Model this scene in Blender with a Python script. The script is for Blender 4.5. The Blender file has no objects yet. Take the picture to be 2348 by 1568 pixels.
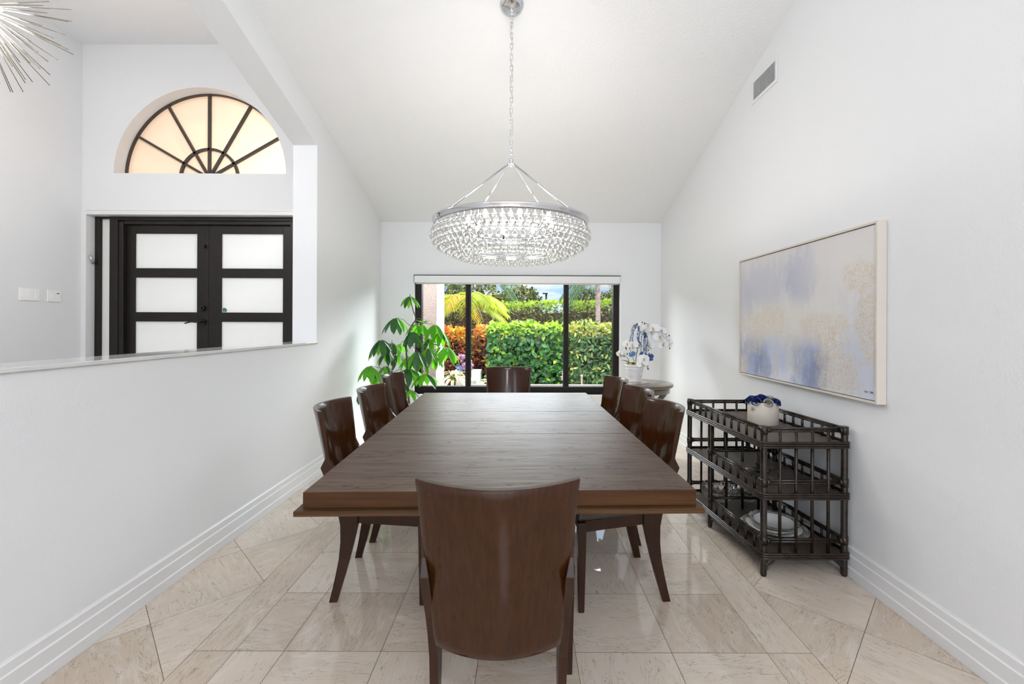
import bpy, bmesh, math, random
from mathutils import Vector, Matrix
R = math.radians
PI = math.pi
SC = bpy.context.scene
COL = SC.collection

# ------------------------------------------------------------------ camera
EYE = 1.34
F, PX, PY = 1020.0, 1196.0, 744.0          # focal length and principal point in photo pixels
ROLL = 0.0044
cd = bpy.data.cameras.new('camera')
cam = bpy.data.objects.new('camera', cd)
COL.objects.link(cam)
cd.sensor_fit = 'HORIZONTAL'
cd.sensor_width = 36.0
cd.lens = F / 2348.0 * 36.0
cd.shift_x = -(PX - 1174.0) / 2348.0
cd.shift_y = -(784.0 - PY) / 2348.0
cd.clip_start = 0.05
cd.clip_end = 300
cam.matrix_world = Matrix.Translation((0, 0, EYE)) @ Matrix.Rotation(PI / 2, 4, 'X') @ Matrix.Rotation(ROLL, 4, 'Z')
SC.camera = cam

# ------------------------------------------------------------------ colour and sampling behaviour
vs = SC.view_settings
SC.display_settings.display_device = 'sRGB'
vs.view_transform = 'Standard'
vs.look = 'None'
vs.exposure = 0.13
vs.gamma = 1.0
vs.use_curve_mapping = False
cy = SC.cycles
cy.use_denoising = True
cy.use_adaptive_sampling = True
cy.adaptive_threshold = 0.05
cy.max_bounces = 8
cy.diffuse_bounces = 3
cy.glossy_bounces = 3
cy.transmission_bounces = 6
cy.transparent_max_bounces = 12
cy.caustics_reflective = False
cy.caustics_refractive = False
cy.sample_clamp_indirect = 4.0
cy.blur_glossy = 0.5

# ------------------------------------------------------------------ sky and sun
w = bpy.data.worlds.new('sky')
SC.world = w
w.use_nodes = True
nt = w.node_tree
nt.nodes.clear()
def wn(t, **k):
    n = nt.nodes.new(t)
    for a, b in k.items(): setattr(n, a, b)
    return n
o_ = wn('ShaderNodeOutputWorld'); bg = wn('ShaderNodeBackground')
tc = wn('ShaderNodeTexCoord'); sep = wn('ShaderNodeSeparateXYZ')
ramp = wn('ShaderNodeValToRGB')
nt.links.new(tc.outputs['Generated'], sep.inputs[0])
nt.links.new(sep.outputs['Z'], ramp.inputs[0])
e = ramp.color_ramp.elements
e[0].position = 0.0; e[0].color = (0.50, 0.70, 0.93, 1)
e[1].position = 0.35; e[1].color = (0.22, 0.42, 0.80, 1)
e2 = ramp.color_ramp.elements.new(0.06); e2.color = (0.42, 0.64, 0.93, 1)
mp = wn('ShaderNodeMapping'); mp.inputs['Scale'].default_value = (6, 6, 34)
mp.inputs['Location'].default_value = (0.3, 0.1, 0.4)
cl = wn('ShaderNodeTexNoise'); cl.inputs['Scale'].default_value = 1.6; cl.inputs['Detail'].default_value = 5
cr = wn('ShaderNodeValToRGB')
cr.color_ramp.elements[0].position = 0.38; cr.color_ramp.elements[1].position = 0.58
mx = wn('ShaderNodeMixRGB'); mx.inputs[2].default_value = (0.92, 0.94, 0.97, 1)
nt.links.new(tc.outputs['Generated'], mp.inputs[0]); nt.links.new(mp.outputs[0], cl.inputs[0])
nt.links.new(cl.outputs[0], cr.inputs[0]); nt.links.new(cr.outputs[0], mx.inputs[0])
nt.links.new(ramp.outputs[0], mx.inputs[1]); nt.links.new(mx.outputs[0], bg.inputs[0])
# the sky overhead is far brighter than the haze along the horizon
gain = wn('ShaderNodeValToRGB')
nt.links.new(sep.outputs['Z'], gain.inputs[0])
ge = gain.color_ramp.elements
for p_, v_ in ((0.085, 0.25), (0.19, 0.8), (0.40, 1.0), (0.75, 0.45), (1.0, 0.3)):
    q_ = ge.new(p_); q_.color = (v_, v_, v_, 1)
ge.remove(ge[0]); ge.remove(ge[len(ge) - 1])
gm = wn('ShaderNodeMath', operation='MULTIPLY'); gm.inputs[1].default_value = 4.5
nt.links.new(gain.outputs[0], gm.inputs[0]); nt.links.new(gm.outputs[0], bg.inputs[1])
nt.links.new(bg.outputs[0], o_.inputs[0])

def lamp(name, kind, loc, energy, color=(1, 1, 1), size=None, aim=None, **k):
    d = bpy.data.lights.new(name, kind)
    d.energy = energy; d.color = color
    if kind == 'AREA':
        d.shape = 'RECTANGLE'; d.size, d.size_y = size
    for a, b in k.items(): setattr(d, a, b)
    ob = bpy.data.objects.new(name, d)
    COL.objects.link(ob); ob.location = loc
    if aim is not None:
        ob.rotation_euler = (Vector(aim) - Vector(loc)).to_track_quat('-Z', 'Y').to_euler()
    return ob
lamp('sun', 'SUN', (6, 8, 20), 5.0, (1, 0.95, 0.86), aim=(6 - 7, 8 - 2.4, 20 - 19), angle=R(1.0))
# area lamps stand in for daylight from unseen openings behind the camera and foyer
lamp('unseen_rear_daylight', 'AREA', (0.0, -3.9, 1.75), 52, (0.96, 0.98, 1), size=(3.2, 3.0), aim=(0.0, 3.0, 1.9))
lamp('unseen_foyer_daylight', 'AREA', (-3.45, -3.9, 2.3), 40, (0.97, 0.985, 1), size=(2.6, 3.2), aim=(-3.45, 3.0, 2.3))

lamp('sky_fill', 'AREA', (0.0, 7.0, 2.88), 620, (0.97, 0.985, 1), size=(4.6, 1.5), aim=(0.0, 3.2, 0.9))  # added unseen lamp above the window, filling in for brighter sky
portal = lamp('window_portal', 'AREA', (-0.058, 5.93, 1.2), 1, size=(2.64, 1.53), aim=(-0.058, 3.0, 1.2))
portal.data.cycles.is_portal = True
lamp('rear_fill_point', 'POINT', (0.3, -1.6, 2.9), 84, (0.98, 0.985, 1), shadow_soft_size=0.35)  # added unseen fill behind the camera; brightens ceiling and side walls

# ------------------------------------------------------------------ materials
MATS = {}
class NT:
    def __init__(s, name):
        s.m = bpy.data.materials.new(name); s.m.use_nodes = True
        s.t = s.m.node_tree; s.p = s.t.nodes['Principled BSDF']; s.out = s.t.nodes['Material Output']
    def n(s, typ, **k):
        x = s.t.nodes.new(typ)
        for a, b in k.items(): setattr(x, a, b)
        return x
    def set(s, node, i, v):
        if hasattr(v, 'is_output'): s.t.links.new(v, node.inputs[i])
        else: node.inputs[i].default_value = v
    def math(s, op, a, b=0.0, c=None, clamp=False):
        x = s.n('ShaderNodeMath', operation=op, use_clamp=clamp)
        s.set(x, 0, a); s.set(x, 1, b)
        if c is not None: s.set(x, 2, c)
        return x.outputs[0]
    def mix(s, f, a, b, typ='MIX'):
        x = s.n('ShaderNodeMixRGB', blend_type=typ)
        s.set(x, 0, f)
        s.set(x, 1, a if hasattr(a, 'is_output') else (*a, 1)); s.set(x, 2, b if hasattr(b, 'is_output') else (*b, 1))
        return x.outputs[0]
    def coord(s, which='Object', scale=(1, 1, 1), loc=(0, 0, 0), rot=(0, 0, 0), uvmap=None):
        if uvmap:
            c = s.n('ShaderNodeUVMap'); c.uv_map = uvmap; o = c.outputs[0]
        else:
            o = s.n('ShaderNodeTexCoord').outputs[which]
        mpn = s.n('ShaderNodeMapping')
        s.t.links.new(o, mpn.inputs[0])
        mpn.inputs['Scale'].default_value = scale; mpn.inputs['Location'].default_value = loc; mpn.inputs['Rotation'].default_value = rot
        return mpn.outputs[0]
    def noise(s, vec, scale, detail=2.0, rough=0.5, dist=0.0):
        x = s.n('ShaderNodeTexNoise')
        if vec is not None: s.t.links.new(vec, x.inputs['Vector'])
        x.inputs['Scale'].default_value = scale; x.inputs['Detail'].default_value = detail
        x.inputs['Roughness'].default_value = rough; x.inputs['Distortion'].default_value = dist
        return x.outputs[0]
    def ramp(s, f, stops):
        x = s.n('ShaderNodeValToRGB'); s.set(x, 0, f)
        el = x.color_ramp.elements
        while len(el) < len(stops): el.new(0.5)
        for q, (p, c) in zip(el, stops): q.position = p; q.color = (*c, 1) if len(c) == 3 else c
        return x.outputs[0]
    def bump(s, h, strength, dist=0.002):
        x = s.n('ShaderNodeBump'); x.inputs['Strength'].default_value = strength; x.inputs['Distance'].default_value = dist
        s.t.links.new(h, x.inputs['Height']); s.t.links.new(x.outputs[0], s.p.inputs['Normal'])
    def base(s, v): s.set(s.p, 'Base Color', v if hasattr(v, 'is_output') else (*v, 1))

def M(name, base=(0.8, 0.8, 0.8), rough=0.5, metal=0.0, coat=0.0, trans=0.0, ior=1.5, emit=None, es=0.0, var=0.0, vscale=8.0, bump=None, spec=0.5, alpha=1.0, transl=0.0, coatr=0.05):
    if name in MATS: return MATS[name]
    x = NT(name); p = x.p
    if var:
        nz = x.noise(x.coord('Object'), vscale, 3)
        lo = tuple(max(0, c * (1 - var)) for c in base); hi = tuple(min(1, c * (1 + var)) for c in base)
        x.base(x.ramp(nz, [(0.3, lo), (0.7, hi)]))
    else: x.base(base)
    p.inputs['Roughness'].default_value = rough; p.inputs['Metallic'].default_value = metal
    p.inputs['Coat Weight'].default_value = coat; p.inputs['Coat Roughness'].default_value = coatr
    p.inputs['Transmission Weight'].default_value = trans; p.inputs['IOR'].default_value = ior
    p.inputs['Specular IOR Level'].default_value = spec; p.inputs['Alpha'].default_value = alpha
    if emit: p.inputs['Emission Color'].default_value = (*emit, 1); p.inputs['Emission Strength'].default_value = es
    if bump: x.bump(x.noise(x.coord('Object'), bump[0], 2), bump[1], bump[2] if len(bump) > 2 else 0.002)
    if transl:
        tr = x.n('ShaderNodeBsdfTranslucent'); ms = x.n('ShaderNodeMixShader')
        tr.inputs[0].default_value = (min(1, base[0] * 1.5), min(1, base[1] * 1.4), base[2] * 0.6, 1)
        ms.inputs[0].default_value = transl
        x.t.links.new(p.outputs[0], ms.inputs[1]); x.t.links.new(tr.outputs[0], ms.inputs[2]); x.t.links.new(ms.outputs[0], x.out.inputs[0])
    MATS[name] = x.m
    return x.m

# ------------------------------------------------------------------ mesh helpers
def BM(): return bmesh.new()
def box(bm, lo, hi, mi=0):
    x0, y0, z0 = lo; x1, y1, z1 = hi
    v = [bm.verts.new(p) for p in ((x0, y0, z0), (x1, y0, z0), (x1, y1, z0), (x0, y1, z0), (x0, y0, z1), (x1, y0, z1), (x1, y1, z1), (x0, y1, z1))]
    for f in ((0, 3, 2, 1), (4, 5, 6, 7), (0, 1, 5, 4), (1, 2, 6, 5), (2, 3, 7, 6), (3, 0, 4, 7)):
        bm.faces.new([v[i] for i in f]).material_index = mi
    return v
def hexa(bm, pts, mi=0):
    """eight corners: four of the bottom counter-clockwise from above, then the four above them"""
    v = [bm.verts.new(p) for p in pts]
    for f in ((0, 3, 2, 1), (4, 5, 6, 7), (0, 1, 5, 4), (1, 2, 6, 5), (2, 3, 7, 6), (3, 0, 4, 7)):
        bm.faces.new([v[i] for i in f]).material_index = mi
def loft(bm, rings, close=True, caps=True, mi=0, smooth=False):
    vv = [[bm.verts.new(p) for p in r] for r in rings]
    n = len(vv[0])
    for a, b in zip(vv, vv[1:]):
        for i in range(n if close else n - 1):
            f = bm.faces.new((a[i], a[(i + 1) % n], b[(i + 1) % n], b[i])); f.material_index = mi; f.smooth = smooth
    if caps and close:
        f = bm.faces.new(vv[0][::-1]); f.material_index = mi
        f = bm.faces.new(vv[-1]); f.material_index = mi
    return vv
def tube(bm, pts, rad, seg=8, mi=0, closed=False, caps=True, smooth=True):
    pts = [Vector(p) for p in pts]
    n = len(pts)
    rads = rad if isinstance(rad, (list, tuple)) else [rad] * n
    rings = []
    up = None
    for i, p in enumerate(pts):
        a = pts[(i - 1) % n] if (closed or i > 0) else p
        b = pts[(i + 1) % n] if (closed or i < n - 1) else p
        t = (b - a).normalized()
        if up is None:
            up = Vector((0, 0, 1)) if abs(t.z) < 0.9 else Vector((1, 0, 0))
        s = t.cross(up).normalized(); u = s.cross(t).normalized(); up = u
        rings.append([p + (s * math.cos(2 * PI * k / seg) + u * math.sin(2 * PI * k / seg)) * rads[i] for k in range(seg)])
    if closed: rings.append(rings[0])
    if closed:
        vv = [[bm.verts.new(q) for q in r] for r in rings[:-1]]
        for i in range(n):
            a, b = vv[i], vv[(i + 1) % n]
            # match the twist of the last ring to the first
            off = 0
            if i == n - 1:
                off = min(range(seg), key=lambda o: (a[0].co - b[o].co).length)
            for k in range(seg):
                f = bm.faces.new((a[k], a[(k + 1) % seg], b[(k + 1 + off) % seg], b[(k + off) % seg])); f.smooth = smooth; f.material_index = mi
    else:
        loft(bm, rings, True, caps, mi, smooth)
def lathe(bm, prof, seg=32, c=(0, 0, 0), mi=0, smooth=True):
    """prof: (radius, z) from one end to the other"""
    rows = []
    for r, z in prof:
        if r < 1e-6: rows.append([bm.verts.new((c[0], c[1], c[2] + z))])
        else: rows.append([bm.verts.new((c[0] + r * math.cos(2 * PI * k / seg), c[1] + r * math.sin(2 * PI * k / seg), c[2] + z)) for k in range(seg)])
    for a, b in zip(rows, rows[1:]):
        for k in range(seg):
            q = (k + 1) % seg
            if len(a) == 1 and len(b) == 1: continue
            if len(a) == 1: f = bm.faces.new((a[0], b[q], b[k]))
            elif len(b) == 1: f = bm.faces.new((a[k], a[q], b[0]))
            else: f = bm.faces.new((a[k], a[q], b[q], b[k]))
            f.smooth = smooth; f.material_index = mi
def prism(bm, poly, axis, a, b, mi=0):
    """extrude a 2-D polygon along an axis: axis 'x' -> poly is (y,z), 'y' -> (x,z), 'z' -> (x,y)"""
    def P(p, t): return {'x': (t, p[0], p[1]), 'y': (p[0], t, p[1]), 'z': (p[0], p[1], t)}[axis]
    va = [bm.verts.new(P(p, a)) for p in poly]; vb = [bm.verts.new(P(p, b)) for p in poly]
    n = len(poly)
    bm.faces.new(va[::-1]).material_index = mi; bm.faces.new(vb).material_index = mi
    for i in range(n): bm.faces.new((va[i], va[(i + 1) % n], vb[(i + 1) % n], vb[i])).material_index = mi
def ball(bm, c, r, seg=10, rings=6, sz=1.0, mi=0):
    prof = [(r * math.sin(PI * i / rings), -r * sz * math.cos(PI * i / rings)) for i in range(rings + 1)]
    prof[0] = (0, -r * sz); prof[-1] = (0, r * sz)
    lathe(bm, prof, seg, c, mi)
def obj(name, bm, mats, parent=None, bevel=0.0, loc=None, rot=None, segs=2, fixn=True, auto=None):
    if fixn: bmesh.ops.recalc_face_normals(bm, faces=bm.faces)
    me = bpy.data.meshes.new(name); bm.to_mesh(me); bm.free()
    for m in (mats if isinstance(mats, (list, tuple)) else [mats]): me.materials.append(m)
    ob = bpy.data.objects.new(name, me); COL.objects.link(ob)
    if parent is not None: ob.parent = parent
    if loc is not None: ob.location = loc
    if rot is not None: ob.rotation_euler = rot
    if bevel:
        md = ob.modifiers.new('bevel', 'BEVEL'); md.width = bevel; md.segments = segs; md.limit_method = 'ANGLE'; md.angle_limit = R(35); md.harden_normals = False
    return ob
def tag(o, label, cat, group=None, kind=None):
    if label: o['label'] = label
    if cat: o['category'] = cat
    if group: o['group'] = group
    if kind: o['kind'] = kind
    return o
def thing(name, label, cat, loc=(0, 0, 0), rz=0.0, group=None, kind=None):
    o = bpy.data.objects.new(name, None); COL.objects.link(o)
    o.empty_display_size = 0.1
    o.location = loc; o.rotation_euler = (0, 0, rz)
    return tag(o, label, cat, group, kind)
def struct(o, label=None, cat=None):
    o['kind'] = 'structure'
    if label: o['label'] = label
    if cat: o['category'] = cat
    return o
def dup(root, loc, rz, label, group=None):
    def cp(o, par):
        c = o.copy(); COL.objects.link(c); c.parent = par
        for ch in o.children: cp(ch, c)
        return c
    r = root.copy(); COL.objects.link(r); r.location = loc; r.rotation_euler = (0, 0, rz); r['label'] = label
    if group: r['group'] = group
    for ch in root.children: cp(ch, r)
    return r
def at(px, py, Y):
    """the place at distance Y that a photo pixel looks at"""
    dx, dy = px - PX, py - PY
    dx, dy = dx + ROLL * dy, dy - ROLL * dx
    return Vector((dx / F * Y, Y, EYE - dy / F * Y))
# ------------------------------------------------------------------ setting: dimensions
XL, XR = -1.80, 1.778           # faces of the dining room's side walls
XLo = -2.012                    # foyer face of the dividing wall
XF = -4.946                     # foyer left wall
YB, YD, YR = 5.69, 5.0, -4.0    # window wall, door wall, rear wall
SL = 0.293
ZB = 2.645
YRDG = 1.0
def zc(y): return ZB + SL * (YB - max(y, YRDG))
ZFC = 4.47
ZFF = 0.42
YP = 3.906                      # end of the opening above the half wall
def zbeam(y): return 2.906 + 0.296 * (YP - max(y, YRDG))
HW = 1.163

def plaster(name, col, scale, strength, dist, rough=0.6):
    x = NT(name)
    x.base(col); x.p.inputs['Roughness'].default_value = rough; x.p.inputs['Specular IOR Level'].default_value = 0.3
    c = x.coord('Object')
    x.bump(x.noise(c, scale, 3, 0.6), strength, dist)
    MATS[name] = x.m
    return x.m
m_wall = plaster('white_plaster', (0.835, 0.845, 0.86), 95, 0.35, 0.004)
m_ceil = plaster('stippled_ceiling_paint', (0.88, 0.885, 0.895), 60, 0.55, 0.008)
m_trim = M('white_trim_paint', (0.83, 0.83, 0.835), 0.35)
m_black = M('black_metal_frame', (0.012, 0.009, 0.007), 0.45, var=0.25, vscale=60, spec=0.22)
m_sill = M('polished_white_stone', (0.72, 0.72, 0.71), 0.06, var=0.06, vscale=5)

# ---- floor tiles: polygons clipped to their zone, each with its own vein direction and offset
def clip(poly, fn):
    out = []
    for i in range(len(poly)):
        a, b = poly[i], poly[(i + 1) % len(poly)]
        da, db = fn(a), fn(b)
        if da >= 0: out.append(a)
        if (da >= 0) != (db >= 0):
            t = da / (da - db); out.append((a[0] + t * (b[0] - a[0]), a[1] + t * (b[1] - a[1])))
    return out
def clip_rect(poly, x0, x1, y0, y1):
    for fn in (lambda p: p[0] - x0, lambda p: x1 - p[0], lambda p: p[1] - y0, lambda p: y1 - p[1]):
        if poly: poly = clip(poly, fn)
    return poly
def inset(poly, g):
    n = len(poly)
    area = sum(poly[i][0] * poly[(i + 1) % n][1] - poly[(i + 1) % n][0] * poly[i][1] for i in range(n))
    if abs(area) < 2e-4: return []
    if area < 0: poly = poly[::-1]
    res = poly
    for i in range(n):
        a, b = poly[i], poly[(i + 1) % n]
        dx, dy = b[0] - a[0], b[1] - a[1]; L = math.hypot(dx, dy)
        if L < 1e-6: continue
        nx, ny = -dy / L, dx / L
        res = clip(res, lambda p: (p[0] - a[0]) * nx + (p[1] - a[1]) * ny - g)
        if not res: return []
    return res
def dedupe(poly):
    out = []
    for p in poly:
        if not out or math.hypot(p[0] - out[-1][0], p[1] - out[-1][1]) > 1e-4: out.append(p)
    if len(out) > 1 and math.hypot(out[0][0] - out[-1][0], out[0][1] - out[-1][1]) < 1e-4: out.pop()
    return out
rnd = random.Random(4)
tiles = []      # (polygon, vein angle)
BX = (-1.335, -1.167, 1.01, 1.195)     # border strips
Y0f, Y1f = -3.9, YB
xs = [-1.167, -0.967, -0.5695, -0.168, 0.226, 0.62, 1.01]
ys = [1.82 + 0.3955 * k for k in range(-15, 11)]
for i in range(len(xs) - 1):
    for j in range(len(ys) - 1):
        p = clip_rect([(xs[i], ys[j]), (xs[i + 1], ys[j]), (xs[i + 1], ys[j + 1]), (xs[i], ys[j + 1])], -9, 9, Y0f, Y1f)
        tiles.append((p, 0.0 if (i + j) % 2 else PI / 2))
for a, b in ((BX[0], BX[1]), (BX[2], BX[3])):
    for j in range(0, len(ys) - 1, 3):
        y1 = ys[min(j + 3, len(ys) - 1)]
        tiles.append((clip_rect([(a, ys[j]), (b, ys[j]), (b, y1), (a, y1)], -9, 9, Y0f, Y1f), PI / 2))
D = 0.646
for zone, d0, s0 in (((XL, BX[0]), 3.626, 0.333), ((BX[3], XR), 0.44, 3.455)):
    for i in range(-24, 24):
        for j in range(-24, 24):
            d, s = d0 + i * D, s0 + j * D      # y-x = d, y+x = s
            c = [((s_ - d_) / 2, (s_ + d_) / 2) for d_, s_ in ((d, s), (d, s + D), (d + D, s + D), (d + D, s))]
            if max(q[0] for q in c) < zone[0] or min(q[0] for q in c) > zone[1]: continue
            p = clip_rect(c, zone[0], zone[1], Y0f, Y1f)
            if p: tiles.append((p, PI / 4 if (i + j) % 2 else -PI / 4))
bm = BM()
uv = bm.loops.layers.uv.new('tile')
for poly, ang in tiles:
    poly = dedupe(inset(poly, 0.0011))
    if len(poly) < 3: continue
    try: f = bm.faces.new([bm.verts.new((p[0], p[1], 0)) for p in poly])
    except ValueError: continue
    f.normal_update()
    if f.normal.z < 0: f.normal_flip()
    ox, oy = rnd.uniform(0, 60), rnd.uniform(0, 60)
    ca, sa = math.cos(ang), math.sin(ang)
    for l in f.loops:
        q = l.vert.co
        l[uv].uv = (ox + ca * q.x + sa * q.y, oy - sa * q.x + ca * q.y)
box(bm, (XL, Y0f, -0.06), (XR, Y1f, -0.0012), 1)
x = NT('polished_beige_marble')
v = x.coord(uvmap='tile')
tone = x.ramp(x.noise(x.coord(uvmap='tile', scale=(0.35, 0.35, 1)), 1.0, 0), [(0.3, (0.60, 0.49, 0.385)), (0.7, (0.74, 0.635, 0.525))])
cloud = x.noise(x.coord(uvmap='tile', scale=(1.2, 4, 1)), 4.5, 5, 0.6, 1.2)
col = x.mix(x.ramp(cloud, [(0.48, (0, 0, 0)), (0.75, (0.7, 0.7, 0.7))]), tone, (0.76, 0.70, 0.635))
vn = x.noise(x.coord(uvmap='tile', scale=(0.8, 4.6, 1)), 5.2, 6, 0.6, 1.5)
line = x.math('ABSOLUTE', x.math('SUBTRACT', vn, 0.5))
veins = x.ramp(line, [(0.0, (0.85, 0.85, 0.85)), (0.0035, (0.6, 0.6, 0.6)), (0.010, (0, 0, 0))])
gate = x.ramp(x.noise(x.coord(uvmap='tile', scale=(1.5, 2.5, 1), loc=(7, 3, 0)), 3.0, 2), [(0.38, (0, 0, 0)), (0.5, (0.9, 0.9, 0.9))])
veins = x.math('MULTIPLY', veins, gate)
col = x.mix(veins, col, (0.20, 0.14, 0.095))
vn2 = x.noise(x.coord(uvmap='tile', scale=(1.6, 8, 1), loc=(3, 11, 0)), 7, 4, 0.6, 1.0)
l2 = x.ramp(x.math('ABSOLUTE', x.math('SUBTRACT', vn2, 0.47)), [(0.0, (0.45, 0.45, 0.45)), (0.012, (0, 0, 0))])
col = x.mix(x.math('MULTIPLY', l2, x.math('SUBTRACT', 1.0, gate)), col, (0.80, 0.76, 0.71))
x.base(col)
x.p.inputs['Roughness'].default_value = 0.045; x.p.inputs['Specular IOR Level'].default_value = 0.62
m_floor = x.m
m_grout = M('tan_grout', (0.16, 0.12, 0.085), 0.8)
struct(obj('floor', bm, [m_floor, m_grout], fixn=False), 'polished beige marble tile floor with diagonal tiles and straight border strips', 'floor')

# foyer floor, raised by two steps, and porch
bm = BM(); box(bm, (XF - 0.2, YR, ZFF - 0.5), (XLo, YD, ZFF))
struct(obj('floor_foyer', bm, M('foyer_marble', (0.56, 0.50, 0.43), 0.08, var=0.12, vscale=4)))

# ---- window wall (wall_back) with its opening
WX0, WX1, WZ0, WZ1 = -1.378, 1.261, 0.445, 1.972
bm = BM(); yb2 = YB + 0.22
box(bm, (XLo - 0.1, YB, -0.1), (WX0, yb2, ZB + 0.3)); box(bm, (WX1, YB, -0.1), (XR + 0.2, yb2, ZB + 0.3))
box(bm, (WX0, YB, -0.1), (WX1, yb2, WZ0)); box(bm, (WX0, YB, WZ1), (WX1, yb2, ZB + 0.3))
struct(obj('wall_back', bm, m_wall), 'white window wall at the end of the dining room', 'wall')
# ---- right wall
bm = BM(); prism(bm, [(YR, -0.1), (yb2, -0.1), (yb2, zc(YB) + 0.1), (YRDG, zc(YRDG) + 0.3), (YR, zc(YR) + 0.3)], 'x', XR, XR + 0.16)
struct(obj('wall_right', bm, m_wall), 'white right wall under the sloping ceiling', 'wall')
# ---- dividing wall: half wall, end pier and sloping beam
bm = BM()
YO = -1.0
prism(bm, [(YO, -0.1), (YP, -0.1), (YP, HW), (YO, HW)], 'x', XLo, XL)
prism(bm, [(YP, -0.1), (YB, -0.1), (YB, ZFC + 0.1), (YP, ZFC + 0.1)], 'x', XLo, XL)
prism(bm, [(YO, zbeam(YO)), (YRDG, zbeam(YRDG)), (YP, zbeam(YP)), (YP, ZFC + 0.1), (YO, ZFC + 0.1)], 'x', XLo, XL)
prism(bm, [(YR, -0.1), (YO, -0.1), (YO, ZFC + 0.1), (YR, ZFC + 0.1)], 'x', XLo, XL)
struct(obj('wall_left', bm, m_wall), 'white left wall with its half wall, end pier and sloping beam', 'wall')
bm = BM(); box(bm, (XLo - 0.012, YO, HW), (XL + 0.012, YP, HW + 0.018))
struct(obj('trim_1', bm, m_sill, bevel=0.003), 'polished pale stone cap along the half wall', 'ledge')
# ---- rear wall with two tall openings for the rear daylight
bm = BM()
for a, b in ((XF - 0.2, -4.75), (-2.15, -1.6), (1.6, XR + 0.2)): box(bm, (a, YR - 0.16, -0.1), (b, YR, ZFC + 0.2))
for a, b, z0, z1 in ((-4.75, -2.15, 0.6, 3.9), (-1.6, 1.6, 0.05, 3.3)):
    box(bm, (a, YR - 0.16, -0.1), (b, YR, z0)); box(bm, (a, YR - 0.16, z1), (b, YR, ZFC + 0.2))
struct(obj('wall_rear', bm, m_wall))
# ---- ceilings
bm = BM()
prism(bm, [(YR, zc(YR)), (YRDG, zc(YRDG)), (YB + 0.1, zc(YB + 0.1)), (YB + 0.1, zc(YB) + 0.15), (YRDG, zc(YRDG) + 0.15), (YR, zc(YR) + 0.15)], 'x', XL, XR)
struct(obj('ceiling', bm, m_ceil), 'white textured ceiling sloping down to the window', 'ceiling')
bm = BM(); box(bm, (XF - 0.1, YR, ZFC), (XLo, YD + 0.1, ZFC + 0.12))
struct(obj('ceiling_foyer', bm, m_ceil))
bm = BM(); box(bm, (XF - 0.16, YR, -0.1), (XF, YD + 0.2, ZFC + 0.2))
struct(obj('wall_foyer_left', bm, m_wall), 'white foyer wall with the light switches', 'wall')
# ---- foyer door wall with arched opening and door opening
DX0, DX1, DZ1 = -4.89, -2.012, 2.555
AC, AR, AZ = -3.625, 0.968, 3.022
yd2 = YD + 0.17
bm = BM()
box(bm, (XF, YD, 0), (DX0, yd2, ZFC + 0.1))
box(bm, (DX0, YD, DZ1), (XLo, yd2, AZ))
box(bm, (DX0, YD, AZ), (AC - AR, yd2, ZFC + 0.1)); box(bm, (AC + AR, YD, AZ), (XLo, yd2, ZFC + 0.1))
NA = 48
for i in range(NA):
    a0, a1 = PI - PI * i / NA, PI - PI * (i + 1) / NA
    x0, x1 = AC + AR * math.cos(a0), AC + AR * math.cos(a1)
    z0, z1 = AZ + AR * math.sin(a0), AZ + AR * math.sin(a1)
    hexa(bm, [(x0, YD, z0), (x1, YD, z1), (x1, yd2, z1), (x0, yd2, z0), (x0, YD, ZFC + 0.1), (x1, YD, ZFC + 0.1), (x1, yd2, ZFC + 0.1), (x0, yd2, ZFC + 0.1)])
bmesh.ops.remove_doubles(bm, verts=bm.verts, dist=1e-5)
struct(obj('wall_foyer_front', bm, m_wall), 'white foyer wall around the front door and half round window', 'wall')

# ---- baseboards: three stepped boards in one profile
def baseboard(name, p0, p1, nrm, label, h=0.16):
    prof = [(0, 0), (0.022, 0), (0.022, 0.049), (0.0165, 0.053), (0.0165, 0.111), (0.011, 0.115), (0.011, 0.150), (0.006, 0.156), (0.006, 0.16), (0, 0.16)]
    bm = BM(); p0, p1, nrm = Vector(p0), Vector(p1), Vector(nrm)
    loft(bm, [[p + nrm * a + Vector((0, 0, b)) for a, b in prof] for p in (p0, p1)])
    return struct(obj(name, bm, m_trim, bevel=0.0012, segs=1), label, 'baseboard')
baseboard('baseboard_left', (XL, YR, 0), (XL, YB, 0), (1, 0, 0), 'stepped white baseboard along the left wall')
baseboard('baseboard_right', (XR, YR, 0), (XR, YB, 0), (-1, 0, 0), 'stepped white baseboard along the right wall')
baseboard('baseboard_back', (XL + 0.022, YB, 0), (XR - 0.022, YB, 0), (0, -1, 0), 'stepped white baseboard under the window')
baseboard('baseboard_foyer_left', (XF, YR, ZFF), (XF, YD, ZFF), (1, 0, 0), None)

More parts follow.
